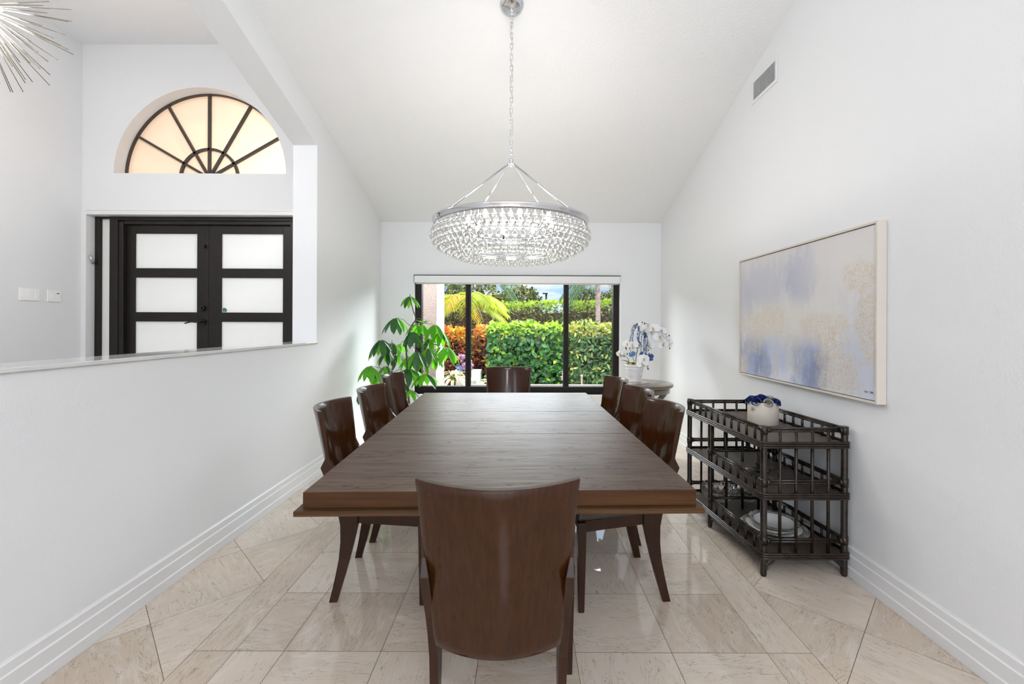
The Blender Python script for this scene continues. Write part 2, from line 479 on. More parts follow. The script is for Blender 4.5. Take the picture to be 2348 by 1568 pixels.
# ---- big window
m_glass = None
xg = NT('clear_window_glass')
tr = xg.n('ShaderNodeBsdfTransparent'); gl = xg.n('ShaderNodeBsdfGlossy'); ms = xg.n('ShaderNodeMixShader'); fr = xg.n('ShaderNodeFresnel')
gl.inputs['Roughness'].default_value = 0.02; tr.inputs[0].default_value = (0.96, 0.98, 0.97, 1)
xg.t.links.new(xg.math('MULTIPLY', fr.outputs[0], 0.08), ms.inputs[0]); xg.t.links.new(tr.outputs[0], ms.inputs[1]); xg.t.links.new(gl.outputs[0], ms.inputs[2]); xg.t.links.new(ms.outputs[0], xg.out.inputs[0])
m_glass = xg.m
def tinted(name, col):
    x = NT(name); tr = x.n('ShaderNodeBsdfTransparent'); df = x.n('ShaderNodeBsdfDiffuse'); ms = x.n('ShaderNodeMixShader')
    tr.inputs[0].default_value = (1, 1, 1, 1); df.inputs[0].default_value = (*col, 1); ms.inputs[0].default_value = 0.14
    x.t.links.new(tr.outputs[0], ms.inputs[1]); x.t.links.new(df.outputs[0], ms.inputs[2]); x.t.links.new(ms.outputs[0], x.out.inputs[0])
    return x.m
m_screen = tinted('insect_screen_mesh', (0.09, 0.09, 0.085))
win = thing('window_1', 'wide black framed sliding window looking out on the hedge', 'window', (0, YB, 0), kind='structure')
bm = BM()
fw = 0.07
y0, y1 = 0.07, 0.17
box(bm, (WX0, y0, WZ0), (WX0 + 0.012, y1, WZ1)); box(bm, (WX0 + 0.012, y0, WZ0), (WX0 + 0.012 + fw, y1, WZ1))
box(bm, (WX1 - 0.012 - 0.062, y0, WZ0), (WX1, y1, WZ1))
box(bm, (WX0 + 0.08, y0, WZ0), (WX1 - 0.07, y1, WZ0 + 0.09)); box(bm, (WX0 + 0.08, y0, WZ1 - 0.05), (WX1 - 0.07, y1, WZ1))
obj('window_frame', bm, m_black, win, bevel=0.003)
m1 = (1073.7 - PX) / F * 5.79; m2 = (1297.7 - PX) / F * 5.79
for k, mxx in enumerate((m1, m2)):
    bm = BM(); box(bm, (mxx - 0.034, 0.08, WZ0 + 0.09), (mxx - 0.003, 0.125, WZ1 - 0.05)); box(bm, (mxx + 0.003, 0.10, WZ0 + 0.09), (mxx + 0.034, 0.16, WZ1 - 0.05)); box(bm, (mxx - 0.004, 0.10, WZ0 + 0.09), (mxx + 0.004, 0.12, WZ1 - 0.05))
    obj('mullion', bm, m_black, win, bevel=0.002)
m_track = M('brushed_aluminium_track', (0.62, 0.60, 0.57), 0.35, 0.4)
bm = BM(); box(bm, (m1 + 0.04, 0.09, WZ0 + 0.088), (m2 - 0.04, 0.15, WZ0 + 0.112)); box(bm, (m2 + 0.04, 0.09, WZ0 + 0.088), (WX1 - 0.075, 0.15, WZ0 + 0.112))
tk = obj('sill_track', bm, m_track, win, bevel=0.002); tk['label'] = 'pale metal track'
for a, b in ((WX0 + 0.08, m1), (m1, m2), (m2, WX1 - 0.07)):
    bm = BM(); box(bm, (a + 0.0, 0.127, WZ0 + 0.09), (b, 0.131, WZ1 - 0.05)); obj('glass_pane', bm, m_glass, win)
bm = BM(); box(bm, (m2 + 0.034, 0.150, WZ0 + 0.11), (WX1 - 0.074, 0.1515, WZ1 - 0.05))
s_ = obj('insect_screen', bm, m_screen, win); s_['label'] = 'fine grey insect screen'
bm = BM()
box(bm, (WX0 - 0.012, -0.012, WZ0 - 0.03), (WX1 + 0.012, 0.07, WZ0)); obj('window_sill', bm, m_trim, win, bevel=0.004)

# roller shade cassette across the top of the window
rs = thing('roller_shade', 'white roller shade cassette rolled up across the top of the window', 'shade', (0, YB, 0))
bm = BM(); box(bm, (WX0 + 0.006, -0.025, 1.868), (WX1 - 0.004, 0.06, WZ1 - 0.012)); obj('cassette', bm, m_trim, rs, bevel=0.006)
bm = BM(); tube(bm, [(WX0 + 0.02, 0.03, 1.862), (WX1 - 0.02, 0.03, 1.862)], 0.008, 8); obj('hem_bar', bm, m_trim, rs)
bm = BM(); box(bm, (WX0 + 0.0, -0.02, WZ1 - 0.012), (WX1, 0.06, WZ1 - 0.004)); box(bm, (WX0 - 0.0, -0.015, 1.875), (WX0 + 0.006, 0.055, WZ1 - 0.004)); q = obj('top_strip', bm, m_black, rs); q['label'] = 'thin black strip'  # thin black strips along the cassette's top and left edge

# ---- front door with sidelight
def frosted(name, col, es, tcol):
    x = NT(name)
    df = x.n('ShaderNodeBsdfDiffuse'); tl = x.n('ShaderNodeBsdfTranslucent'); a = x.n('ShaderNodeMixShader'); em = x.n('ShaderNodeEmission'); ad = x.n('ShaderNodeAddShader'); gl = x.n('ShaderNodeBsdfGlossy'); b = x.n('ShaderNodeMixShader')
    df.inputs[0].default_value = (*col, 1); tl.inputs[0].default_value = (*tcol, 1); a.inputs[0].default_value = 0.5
    em.inputs[0].default_value = (*tcol, 1); em.inputs[1].default_value = es  # even glow added to the panes in place of daylight behind them
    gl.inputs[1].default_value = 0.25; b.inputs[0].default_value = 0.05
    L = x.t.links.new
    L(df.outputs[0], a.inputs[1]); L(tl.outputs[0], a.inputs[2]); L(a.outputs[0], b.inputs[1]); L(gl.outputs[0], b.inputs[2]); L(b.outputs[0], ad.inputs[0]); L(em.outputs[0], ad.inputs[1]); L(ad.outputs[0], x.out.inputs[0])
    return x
m_frost = frosted('frosted_glow_glass', (0.75, 0.76, 0.75), 0.10, (0.78, 0.79, 0.78)).m
m_door = M('black_door_paint', (0.014, 0.011, 0.009), 0.4, var=0.3, vscale=90, spec=0.3)
m_bronze = M('dark_bronze_hardware', (0.03, 0.027, 0.025), 0.22, 0.7)
door = thing('door_1', 'black double front door with frosted glass panels and a sidelight', 'door', (0, YD, ZFF), kind='structure')
YF = 0.09
def dX(px, Y=5.09): return (px - PX) / F * Y
HZ = DZ1 - ZFF
bm = BM()
box(bm, (DX0, YF, 0), (dX(216 + 10.5), YF + 0.1, HZ)); box(bm, (dX(226.5), YF, HZ - 0.022), (dX(252), YF + 0.1, HZ)); 
box(bm, (dX(252), YF - 0.012, 0), (dX(271), YF + 0.11, HZ)); box(bm, (dX(271), YF - 0.002, 0), (dX(282), YF + 0.11, HZ - 0.055)); box(bm, (dX(271), YF - 0.012, HZ - 0.045), (XLo - 0.0, YF + 0.11, HZ)); box(bm, (dX(282), YF + 0.006, HZ - 0.085), (XLo, YF + 0.1, HZ - 0.045))
box(bm, (dX(664.5), YF, 0), (dX(682), YF + 0.1, HZ))
obj('door_frame', bm, m_door, door, bevel=0.004)
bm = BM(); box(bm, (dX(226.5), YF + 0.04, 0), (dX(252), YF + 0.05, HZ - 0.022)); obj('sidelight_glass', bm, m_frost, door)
ZR = [(539.5, 618.4), (640, 719.3), (740.7, 819.5), (841, 919)]
def leaf(pa, pb, ga, gb, name):
    Y = 5.14
    a, b, c, d = [dX(q, Y) for q in (pa, pb, ga, gb)]
    yl = Y - YD
    zz = [(EYE - (q1 - PY) / F * Y - ZFF, EYE - (q0 - PY) / F * Y - ZFF) for q0, q1 in ZR]
    bm = BM(); top = HZ - 0.085
    box(bm, (a, yl, 0.012), (c, yl + 0.045, top)); box(bm, (d, yl, 0.012), (b, yl + 0.045, top))
    zs = [top] + [z for pr in zz for z in (pr[1], pr[0])] + [0.012]
    for k in range(0, len(zs), 2): box(bm, (c, yl, zs[k + 1]), (d, yl + 0.045, zs[k]))
    lf = obj('door_leaf', bm, m_door, door, bevel=0.004)
    for z0, z1 in zz:
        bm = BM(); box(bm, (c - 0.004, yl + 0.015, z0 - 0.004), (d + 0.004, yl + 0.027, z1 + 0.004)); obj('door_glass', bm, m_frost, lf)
        bm = BM()
        for q in ((c, z0, c + 0.004, z1), (d - 0.004, z0, d, z1), (c, z0, d, z0 + 0.004), (c, z1 - 0.004, d, z1)): box(bm, (q[0], yl + 0.008, q[1]), (q[2], yl + 0.016, q[3]))
        g_ = obj('glazing_bead', bm, m_trim, lf); g_['label'] = 'thin pale glazing bead'
    return lf
lfl = leaf(284, 477.4, 310.5, 451, 'l'); lfr = leaf(478, 668, 508, 648, 'r')
P = at(465, 706, 5.13) - Vector((0, YD, ZFF))
def ydisc(bm, c, r, t, seg=20):
    loft(bm, [[(c[0] + r * math.cos(2 * PI * k / seg), c[1] - yy, c[2] + r * math.sin(2 * PI * k / seg)) for k in range(seg)] for yy in (0, t)], smooth=False)
bm = BM(); ydisc(bm, P, 0.032, 0.02); ydisc(bm, P + Vector((0, -0.02, 0)), 0.012, 0.02); obj('deadbolt', bm, m_bronze, lfl, bevel=0.003)
P = at(465, 738, 5.13) - Vector((0, YD, ZFF))
bm = BM(); ydisc(bm, P, 0.034, 0.014); tube(bm, [P, P + Vector((0, -0.05, 0)), P + Vector((-0.03, -0.055, 0)), P + Vector((-0.10, -0.05, 0.004)), P + Vector((-0.17, -0.05, -0.018))], [0.011, 0.011, 0.011, 0.010, 0.007], 10); obj('lever_handle', bm, m_bronze, lfl)
P = at(469.6, 565, 5.13) - Vector((0, YD, ZFF)); bm = BM(); box(bm, P + Vector((-0.006, -0.012, -0.02)), P + Vector((0.006, 0.01, 0.02))); obj('flush_bolt', bm, m_bronze, lfl, bevel=0.002)
# octagonal alarm decal stuck on the glass
P = at(513.8, 712, 5.148)
bm = BM(); loft(bm, [[(0.033 * math.cos(PI / 8 + PI / 4 * k), yy, 0.033 * math.sin(PI / 8 + PI / 4 * k)) for k in range(8)] for yy in (0, -0.0015)])
x = NT('teal_gold_decal'); x.base(x.ramp(x.n('ShaderNodeTexCoord').outputs['Generated'], [(0.2, (0.25, 0.20, 0.08)), (0.8, (0.02, 0.22, 0.28))]))
cx = x.n('ShaderNodeSeparateXYZ'); x.t.links.new(x.n('ShaderNodeTexCoord').outputs['Generated'], cx.inputs[0]); x.base(x.ramp(cx.outputs['Z'], [(0.25, (0.30, 0.24, 0.10)), (0.5, (0.03, 0.20, 0.22)), (0.9, (0.02, 0.16, 0.30))]))
tag(obj('sticker', bm, x.m, loc=P + Vector((0, 0.004, 0))), 'small teal and gold octagonal sticker on the right door leaf glass', 'sticker')
# door casing
bm = BM()
cw = 0.055
box(bm, (XF + 0.0005, YD - 0.014, ZFF), (DX0 + 0.002, YD, DZ1 + cw)); box(bm, (DX0, YD - 0.014, DZ1), (XLo - 0.001, YD, DZ1 + cw)); box(bm, (DX0, YD - 0.02, DZ1 + cw - 0.012), (XLo - 0.001, YD, DZ1 + cw + 0.006))
box(bm, (DX0 - 0.004, YD - 0.002, ZFF), (DX0 + 0.0015, YD + YF, DZ1)); box(bm, (DX0, YD - 0.002, DZ1 - 0.002), (XLo - 0.001, YD + YF, DZ1 + 0.002))
struct(obj('trim_2', bm, m_trim, bevel=0.003), 'white casing around the front door', 'trim')
# alarm contact on the jamb
bm = BM(); P = at(205.5, 595, 5.045); tube(bm, [(0, 0, 0.05), (0, 0, -0.05)], 0.011, 12); tube(bm, [(0.0, -0.014, 0.042), (0.0, -0.014, -0.042)], 0.006, 8)
m_chrome = M('polished_chrome', (0.72, 0.73, 0.75), 0.09, 1.0)
tag(obj('door_sensor', bm, M('satin_steel', (0.55, 0.55, 0.56), 0.3, 0.8), loc=(DX0 + 0.013, 5.045, P.z), rot=(0.45, 0, 0)), 'small tilted metal sensor on the white jamb beside the front door', 'sensor')

# ---- half round window above the door
YW = 0.16
fan = thing('window_2', 'half round fanlight with dark spokes above the front door', 'window', (AC, YD + YW, AZ), kind='structure')
x = frosted('peach_glow_glass', (0.62, 0.47, 0.34), 0.10, (0.80, 0.60, 0.43))  # peach tint and glow stand in for the lit porch behind
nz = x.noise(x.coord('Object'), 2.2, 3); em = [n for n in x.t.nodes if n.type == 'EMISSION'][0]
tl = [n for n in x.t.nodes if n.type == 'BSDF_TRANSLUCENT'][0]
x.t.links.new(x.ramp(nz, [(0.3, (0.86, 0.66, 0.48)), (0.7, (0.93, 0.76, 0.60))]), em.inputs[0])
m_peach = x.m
m_fan = M('dark_bronze_glazing_bar', (0.055, 0.042, 0.035), 0.45, var=0.2, vscale=40)
RW = 0.985
bm = BM()
def arcband(bm, r0, r1, ya, yb, n=48):
    for i in range(n):
        a0, a1 = PI * i / n, PI * (i + 1) / n
        P4 = lambda r, a: (r * math.cos(a), r * math.sin(a))
        q = [P4(r0, a0), P4(r1, a0), P4(r1, a1), P4(r0, a1)]
        hexa(bm, [(p[0], ya, p[1]) for p in q] + [(p[0], yb, p[1]) for p in q])
    bmesh.ops.remove_doubles(bm, verts=bm.verts, dist=1e-5)
arcband(bm, RW - 0.03, RW + 0.03, -0.02, 0.05); box(bm, (-RW, -0.02, -0.03), (RW, 0.05, 0.0)); obj('window_frame', bm, m_fan, fan)
bm = BM(); arcband(bm, 0.318, 0.345, -0.018, 0.03, 32); obj('glazing_ring', bm, m_fan, fan)
for k in range(1, 6):
    a = PI * k / 6; d = Vector((math.cos(a), 0, math.sin(a))); s = Vector((-math.sin(a), 0, math.cos(a))) * 0.013
    bm = BM(); hexa(bm, [p + Vector((0, yy, 0)) for yy in (-0.018, 0.03) for p in (d * 0.02 - s, d * (RW - 0.03) - s, d * (RW - 0.03) + s, d * 0.02 + s)]); obj('glazing_bar', bm, m_fan, fan)
bm = BM(); n = 48
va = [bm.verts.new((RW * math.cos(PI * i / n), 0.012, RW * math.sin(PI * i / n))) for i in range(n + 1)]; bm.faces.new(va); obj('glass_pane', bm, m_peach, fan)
# ------------------------------------------------------------------ dining table
def wood(name, dark, light, rough, coat, scale=(1.2, 22, 22), pores=0.0, coatr=0.08, contrast=(0.3, 0.7), spec=0.3, bmp=0.08):
    x = NT(name); x.p.inputs['Specular IOR Level'].default_value = spec
    c = x.coord('Object', scale=scale)
    g = x.noise(c, 1.0, 6, 0.6, 0.6)
    col = x.ramp(g, [(contrast[0], dark), (contrast[1], light)])
    if pores:
        c2 = x.coord('Object', scale=(scale[0] * 1.3, scale[1] * 0.28, scale[2] * 0.28))
        rings = x.noise(c2, 1.0, 4, 0.55, 0.9)
        ln = x.math('ABSOLUTE', x.math('SUBTRACT', x.math('FRACT', x.math('MULTIPLY', rings, 7.0)), 0.5))
        msk = x.ramp(ln, [(0.0, (pores, pores, pores)), (0.10, (0, 0, 0))])
        gate = x.ramp(x.noise(x.coord('Object', scale=(3, 90, 90)), 1.0, 2), [(0.42, (0, 0, 0)), (0.58, (1, 1, 1))])
        pm = x.math('MULTIPLY', msk, gate)
        fine = x.ramp(x.noise(x.coord('Object', scale=(5, 150, 150)), 1.0, 3), [(0.36, (0.55, 0.55, 0.55)), (0.5, (0, 0, 0))])
        pm = x.math('MAXIMUM', pm, fine)
        col = x.mix(pm, col, tuple(c_ * 0.35 for c_ in dark))
        x.t.links.new(x.math('MULTIPLY', x.math('SUBTRACT', 1.0, x.math('MULTIPLY', pm, 0.85)), spec), x.p.inputs['Specular IOR Level'])
    x.base(col)
    x.p.inputs['Roughness'].default_value = rough; x.p.inputs['Coat Weight'].default_value = coat; x.p.inputs['Coat Roughness'].default_value = coatr
    if bmp: x.bump(g, bmp, 0.001)
    MATS[name] = x.m
    return x.m
m_table = wood('dark_oak_table_top', (0.055, 0.032, 0.021), (0.120, 0.076, 0.053), 0.40, 0.0, (1.3, 26, 26), 0.9, 0.2, spec=0.28, bmp=0.0)
m_edge = wood('dark_oak_edge', (0.036, 0.0135, 0.0042), (0.088, 0.036, 0.0115), 0.42, 0.05, (1.5, 3, 40), 0.0, spec=0.15)
m_board = wood('dark_oak_board', (0.04, 0.018, 0.007), (0.10, 0.050, 0.020), 0.42, 0.05, (1.2, 8, 60), spec=0.15)
TBL = (-0.099, 2.668); TR = R(1.75); TW, TL, TZ = 1.37, 2.24, 0.76
tb = thing('dining_table', 'long dark oak dining table with thick top in the middle of the room', 'table', (TBL[0], TBL[1], 0), TR)
hw, hl = TW / 2, TL / 2
for nm, a, b in (('table_top', -hl, -0.305), ('table_leaf', -0.305, 0.0), ('table_leaf', 0.0, 0.305), ('table_top', 0.305, hl)):
    bm = BM(); g = 0.0013
    box(bm, (-hw, a + g, TZ - 0.056), (hw, b - g, TZ))
    for f in bm.faces: f.material_index = 0 if abs(f.calc_center_median().z - TZ) < 1e-4 else 1
    obj(nm, bm, [m_table, m_edge], tb, bevel=0.0016, segs=1)
bm = BM(); box(bm, (-hw - 0.022, -hl - 0.022, TZ - 0.075), (hw + 0.022, hl + 0.022, TZ - 0.0565)); obj('edge_board', bm, m_board, tb, bevel=0.0015, segs=1)
m_dark = M('dark_stained_wood', (0.030, 0.016, 0.010), 0.4, var=0.2)
bm = BM()
for yy in (-0.52, 0.52):
    box(bm, (-0.42, yy - 0.04, 0.645), (0.42, yy + 0.04, 0.685))
box(bm, (-0.05, -0.56, 0.25), (0.05, 0.56, 0.33))
obj('stretcher', bm, m_dark, tb, bevel=0.006)
for yy in (-0.45, 0.45):
    bm = BM(); box(bm, (-0.07, yy - 0.07, 0.05), (0.07, yy + 0.07, 0.65)); obj('pedestal', bm, m_dark, tb, bevel=0.01)
    bm = BM(); prism(bm, [(-0.3, 0), (-0.22, 0), (-0.2, 0.02), (0.2, 0.02), (0.22, 0), (0.3, 0), (0.3, 0.04), (0.1, 0.09), (-0.1, 0.09), (-0.3, 0.04)], 'y', yy - 0.05, yy + 0.05); obj('foot', bm, m_dark, tb, bevel=0.006)

# ------------------------------------------------------------------ dining chairs
m_shell = wood('walnut_veneer', (0.024, 0.0066, 0.0017), (0.050, 0.0160, 0.0042), 0.26, 0.42, (70, 70, 1.6), 0.0, 0.1, (0.2, 0.8), 0.1, 0.0)
m_cleg = wood('walnut_leg', (0.022, 0.009, 0.005), (0.042, 0.016, 0.007), 0.32, 0.1, (25, 25, 2), 0.0, spec=0.2)
m_seat = M('dark_brown_leather', (0.035, 0.022, 0.016), 0.45, bump=(160, 0.2, 0.002))
def make_chair():
    t = thing('dining_chair', 'walnut dining chair with curved back at the near end of the table, back to us', 'chair', group='dining chairs around the table')
    # curved back: rows from the bottom lip up to the top edge, columns across
    NU, NV = 24, 16
    def shell(u, v, off):
        """u -1..1 across, v 0..1 up; off moves through the thickness"""
        z0 = 0.42 - 0.012 * (1 - abs(u) ** 2.2)
        z = z0 + (0.92 - z0) * v
        half = 0.180 + (0.225 - 0.180) * ((z - 0.40) / 0.52)
        if v < 0.16: half *= 1 - 0.02 * (1 - v / 0.16) ** 2
        xx = half * u
        ylean = -0.205 - 0.065 * max(0, (z - 0.40) / 0.52) ** 1.15
        yy = ylean - 0.088 * (1 - u * u) * (0.50 + 0.5 * v)
        nx, ny = 0.088 * 2 * u / half * 0.9, -1.0
        L = math.hypot(nx, ny)
        return Vector((xx - nx / L * 0 + (nx / L) * off * -1 * 0.0, yy + off, z))
    bm = BM()
    A = [[bm.verts.new(shell(-1 + 2 * i / NU, j / NV, 0.0)) for i in range(NU + 1)] for j in range(NV + 1)]
    B = [[bm.verts.new(shell(-1 + 2 * i / NU, j / NV, -0.022)) for i in range(NU + 1)] for j in range(NV + 1)]
    for j in range(NV):
        for i in range(NU):
            for G in (A, B):
                f = bm.faces.new((G[j][i], G[j][i + 1], G[j + 1][i + 1], G[j + 1][i])); f.smooth = True
    for j in range(NV):
        for i in (0, NU): bm.faces.new((A[j][i], A[j + 1][i], B[j + 1][i], B[j][i]))
    for i in range(NU):
        for j in (0, NV): bm.faces.new((A[j][i], A[j][i + 1], B[j][i + 1], B[j][i]))
    obj('backrest', bm, m_shell, t, bevel=0.002, segs=1)
    rear = [(0.0, -0.24, -0.203), (0.06, -0.226, -0.186), (0.13, -0.212, -0.166), (0.2, -0.2, -0.148), (0.28, -0.193, -0.128), (0.36, -0.193, -0.110), (0.43, -0.205, -0.112), (0.50, -0.226, -0.128), (0.58, -0.258, -0.165), (0.645, -0.284, -0.222), (0.69, -0.262, -0.243), (0.78, -0.262, -0.252)]
    for s in (-1, 1):
        bm = BM(); rings = []
        for z, yr, yf in rear:
            xo = 0.2015 + 0.011 * max(0, min(1, (z - 0.3) / 0.34)) + 0.016 * max(0, 1 - z / 0.2)
            if z > 0.66: xo = 0.2125 if z < 0.75 else 0.2165
            xi = xo - (0.025 if z < 0.66 else (0.012 if z < 0.75 else 0.004))
            rings.append([Vector((s * xo, yr, z)), Vector((s * xi, yr, z)), Vector((s * xi, yf, z)), Vector((s * xo, yf, z))])
        loft(bm, rings); obj('rear_leg', bm, m_cleg, t, bevel=0.003)
    for s in (-1, 1):
        bm = BM(); loft(bm, [[Vector((s * 0.255 + a * w2, 0.21 + b * w2, z)) for a, b in ((-1, -1), (1, -1), (1, 1), (-1, 1))] for z, w2 in ((0, 0.013), (0.2, 0.017), (0.42, 0.021))])
        obj('front_leg', bm, m_cleg, t, bevel=0.003)
    bm = BM()
    for s in (-1, 1): hexa(bm, [(s * 0.187, -0.15, 0.368), (s * 0.165, -0.15, 0.368), (s * 0.232, 0.20, 0.368), (s * 0.254, 0.20, 0.368)][::s] + [(s * 0.187, -0.15, 0.42), (s * 0.165, -0.15, 0.42), (s * 0.232, 0.20, 0.42), (s * 0.254, 0.20, 0.42)][::s])
    box(bm, (-0.24, 0.198, 0.368), (0.24, 0.222, 0.42)); box(bm, (-0.178, -0.16, 0.368), (0.178, -0.135, 0.42))
    obj('seat_frame', bm, m_cleg, t, bevel=0.003)
    bm = BM(); hexa(bm, [(-0.2, -0.17, 0.418), (0.2, -0.17, 0.418), (0.262, 0.23, 0.418), (-0.262, 0.23, 0.418), (-0.195, -0.165, 0.462), (0.195, -0.165, 0.462), (0.255, 0.222, 0.462), (-0.255, 0.222, 0.462)])
    obj('seat', bm, m_seat, t, bevel=0.015, segs=3)
    return t
ch = make_chair()
def chair_at(mx_, my_, rz, label, first=[True]):
    """places the middle of the chair's two top corners"""
    d = Vector((0, -0.27, 0)); d.rotate(Matrix.Rotation(rz, 3, 'Z'))
    loc = (mx_ - d.x, my_ - d.y, 0)
    if first:
        first.clear(); ch.location = loc; ch.rotation_euler = (0, 0, rz); ch['label'] = label; return ch
    return dup(ch, loc, rz, label)
chair_at(-0.0634, 1.232, R(0.6), 'walnut dining chair at the near table end, its tall curved back filling the foreground')
chair_at(-0.125, 4.34, PI, 'walnut dining chair at the far table end, in front of the window')
chair_at(0.740, 2.375, PI / 2 + R(5), 'walnut dining chair on the rattan shelf side, nearest to us')
chair_at(0.742, 2.92, PI / 2 + R(6), 'walnut dining chair on the rattan shelf side, middle of three')
chair_at(0.718, 3.49, PI / 2 + R(7), 'walnut dining chair in front of the round side table, farthest of that row')
chair_at(-0.965, 2.35, -PI / 2 + R(4), 'walnut dining chair on the half wall side, nearest to us')
chair_at(-0.963, 2.94, -PI / 2 + R(1), 'walnut dining chair on the half wall side, middle of three')
chair_at(-1.045, 3.69, -PI / 2 - R(3), 'walnut dining chair beside the big green plant, farthest of that row')

# ------------------------------------------------------------------ rattan shelf unit
xr_ = NT('dark_brown_rattan')
g = xr_.noise(xr_.coord('Object', scale=(14, 14, 14)), 1.0, 4)
xr_.base(xr_.ramp(g, [(0.3, (0.008, 0.0055, 0.004)), (0.7, (0.034, 0.022, 0.015))])); xr_.p.inputs['Roughness'].default_value = 0.27; xr_.p.inputs['Specular IOR Level'].default_value = 0.4
m_rat = xr_.m
xr_ = NT('woven_cane')
wv = xr_.n('ShaderNodeTexWave'); wv.inputs['Scale'].default_value = 24; wv.inputs['Distortion'].default_value = 0.4; wv.bands_direction = 'DIAGONAL'
wv2 = xr_.n('ShaderNodeTexWave'); wv2.inputs['Scale'].default_value = 34; wv2.bands_direction = 'Y'
for q in (wv, wv2): xr_.t.links.new(xr_.coord('Object'), q.inputs[0])
hh = xr_.math('MULTIPLY', wv.outputs[1], wv2.outputs[1])
xr_.base(xr_.ramp(hh, [(0.05, (0.02, 0.014, 0.010)), (0.6, (0.24, 0.185, 0.145))])); xr_.p.inputs['Roughness'].default_value = 0.38; xr_.bump(hh, 0.6, 0.003)
m_cane = xr_.m
sh = thing('rattan_shelf', 'three tier dark brown rattan shelf unit standing against the right wall', 'shelf', (0, 0, 0))
NL, NR_, FL, FR = Vector((1.303, 2.387, 0)), Vector((1.738, 2.39, 0)), Vector((1.236, 3.262, 0)), Vector((1.668, 3.27, 0))
def L2(a, b, t): return a + (b - a) * t
ML, MR = L2(NL, FL, 0.655), L2(NR_, FR, 0.655)
up = lambda v, z: Vector((v.x, v.y, z))
ZT = 0.79
for v, top, r in ((NL, ZT, 0.0165), (NR_, ZT, 0.0165), (FL, ZT, 0.0165), (FR, ZT, 0.0165), (ML, 0.70, 0.015), (MR, 0.70, 0.015)):
    bm = BM(); tube(bm, [up(v, 0.0), up(v, 0.012), up(v, 0.05), up(v, top - 0.008), up(v, top + 0.004)], [r * 0.86, r, r, r, r * 0.8], 12)
    for zz in (0.19, 0.5, 0.78):
        if zz < top: tube(bm, [up(v, zz - 0.022), up(v, zz + 0.022)], r * 1.16, 12)
    obj('post', bm, m_rat, sh)
def roundpath(pts, r, z):
    out = []
    n = len(pts)
    for i in range(n):
        p, a, b = pts[i], pts[i - 1], pts[(i + 1) % n]
        da, db = (a - p).normalized(), (b - p).normalized()
        for t in (0, .25, .5, .75, 1):
            q0, q1 = p + da * r, p + db * r
            out.append(up((q0 * (1 - t) + p * t) * (1 - t) + (p * (1 - t) + q1 * t) * t, z))
    return out
cen = (NL + NR_ + FL + FR) / 4
def grown(g): return [p + Vector((math.copysign(g, p.x - cen.x), math.copysign(g, p.y - cen.y), 0)) for p in (NL, NR_, FR, FL)]
for z in (0.704, 0.43, 0.112):
    bm = BM()
    for dz in (-0.0125, 0, 0.0125): tube(bm, roundpath(grown(0.021), 0.03, z + dz), 0.0066, 8, closed=True)
    obj('band', bm, m_rat, sh)
    bm = BM(); prism(bm, [(p.x, p.y) for p in grown(0.012)], 'z', z - 0.006, z + 0.006); q = obj('shelf_panel', bm, m_cane, sh); q['label'] = 'woven cane shelf panel'
def rail(a, b, z, two=True, r=0.0068):
    bm = BM()
    for dz in ((0.007, -0.007) if two else (0,)): tube(bm, [up(a, z + dz), up(b, z + dz)], r if two else 0.0105, 8)
    d = (b - a).normalized()
    for p, s in ((a, 1), (b, -1)): tube(bm, [up(p + d * s * 0.014, z), up(p + d * s * 0.030, z)], 0.0165, 8)
    obj('rail', bm, m_rat, sh)
def spindle(p, z0, z1, r=0.0085):
    bm = BM(); tube(bm, [up(p, z0), up(p, z1)], r, 8); obj('spindle', bm, m_rat, sh)
for a, b in ((NL, NR_), (FL, FR)):
    for z in (ZT - 0.008, 0.502, 0.188): rail(a, b, z)
    for k in range(4):
        t = (k + 1) / 5
        spindle(L2(a, b, t), 0.112, ZT - 0.005)
for z in (0.508, 0.193): rail(ML, MR, z, False)
for k in range(3): spindle(L2(ML, MR, (k + 1) / 4), 0.112, 0.70, 0.009)
for a, b, n in ((NL, FL, 10), (NR_, FR, 10)):
    rail(a, b, ZT - 0.006)
    for k in range(n): spindle(L2(a, b, (k + 1) / (n + 1)), 0.704, ZT - 0.006, 0.0075)
for z, z0 in ((0.506, 0.43), (0.192, 0.112)):
    rail(NL, ML, z)
    for k in range(6): spindle(L2(NL, ML, (k + 1) / 7), z0, z, 0.0072)
    rail(NR_, FR, z)
    for k in range(10): spindle(L2(NR_, FR, (k + 1) / 11), z0, z, 0.0072)
for v, others in ((NL, (NR_, ML)), (NR_, (NL, MR)), (ML, (MR, NL)), (FL, (FR, ML)), (FR, (FL, MR)), (MR, (ML, FR))):
    bm = BM()
    for o2 in others:
        d = (o2 - v).normalized(); pts = []
        for k in range(7):
            a = PI / 2 * k / 6
            pts.append(v + d * (0.012 + 0.075 * (1 - math.cos(a))) + Vector((0, 0, 0.035 + 0.065 * math.sin(a))))
        tube(bm, pts, 0.0085, 8)
        vv_ = [v + d * 0.01 + Vector((0, 0, 0.04)), v + d * 0.085 + Vector((0, 0, 0.1)), v + d * 0.01 + Vector((0, 0, 0.1))]
        n_ = Vector((-d.y, d.x, 0)) * 0.004
        loft(bm, [[p - n_ for p in vv_], [p + n_ for p in vv_]])
    obj('corner_bracket', bm, m_rat, sh)

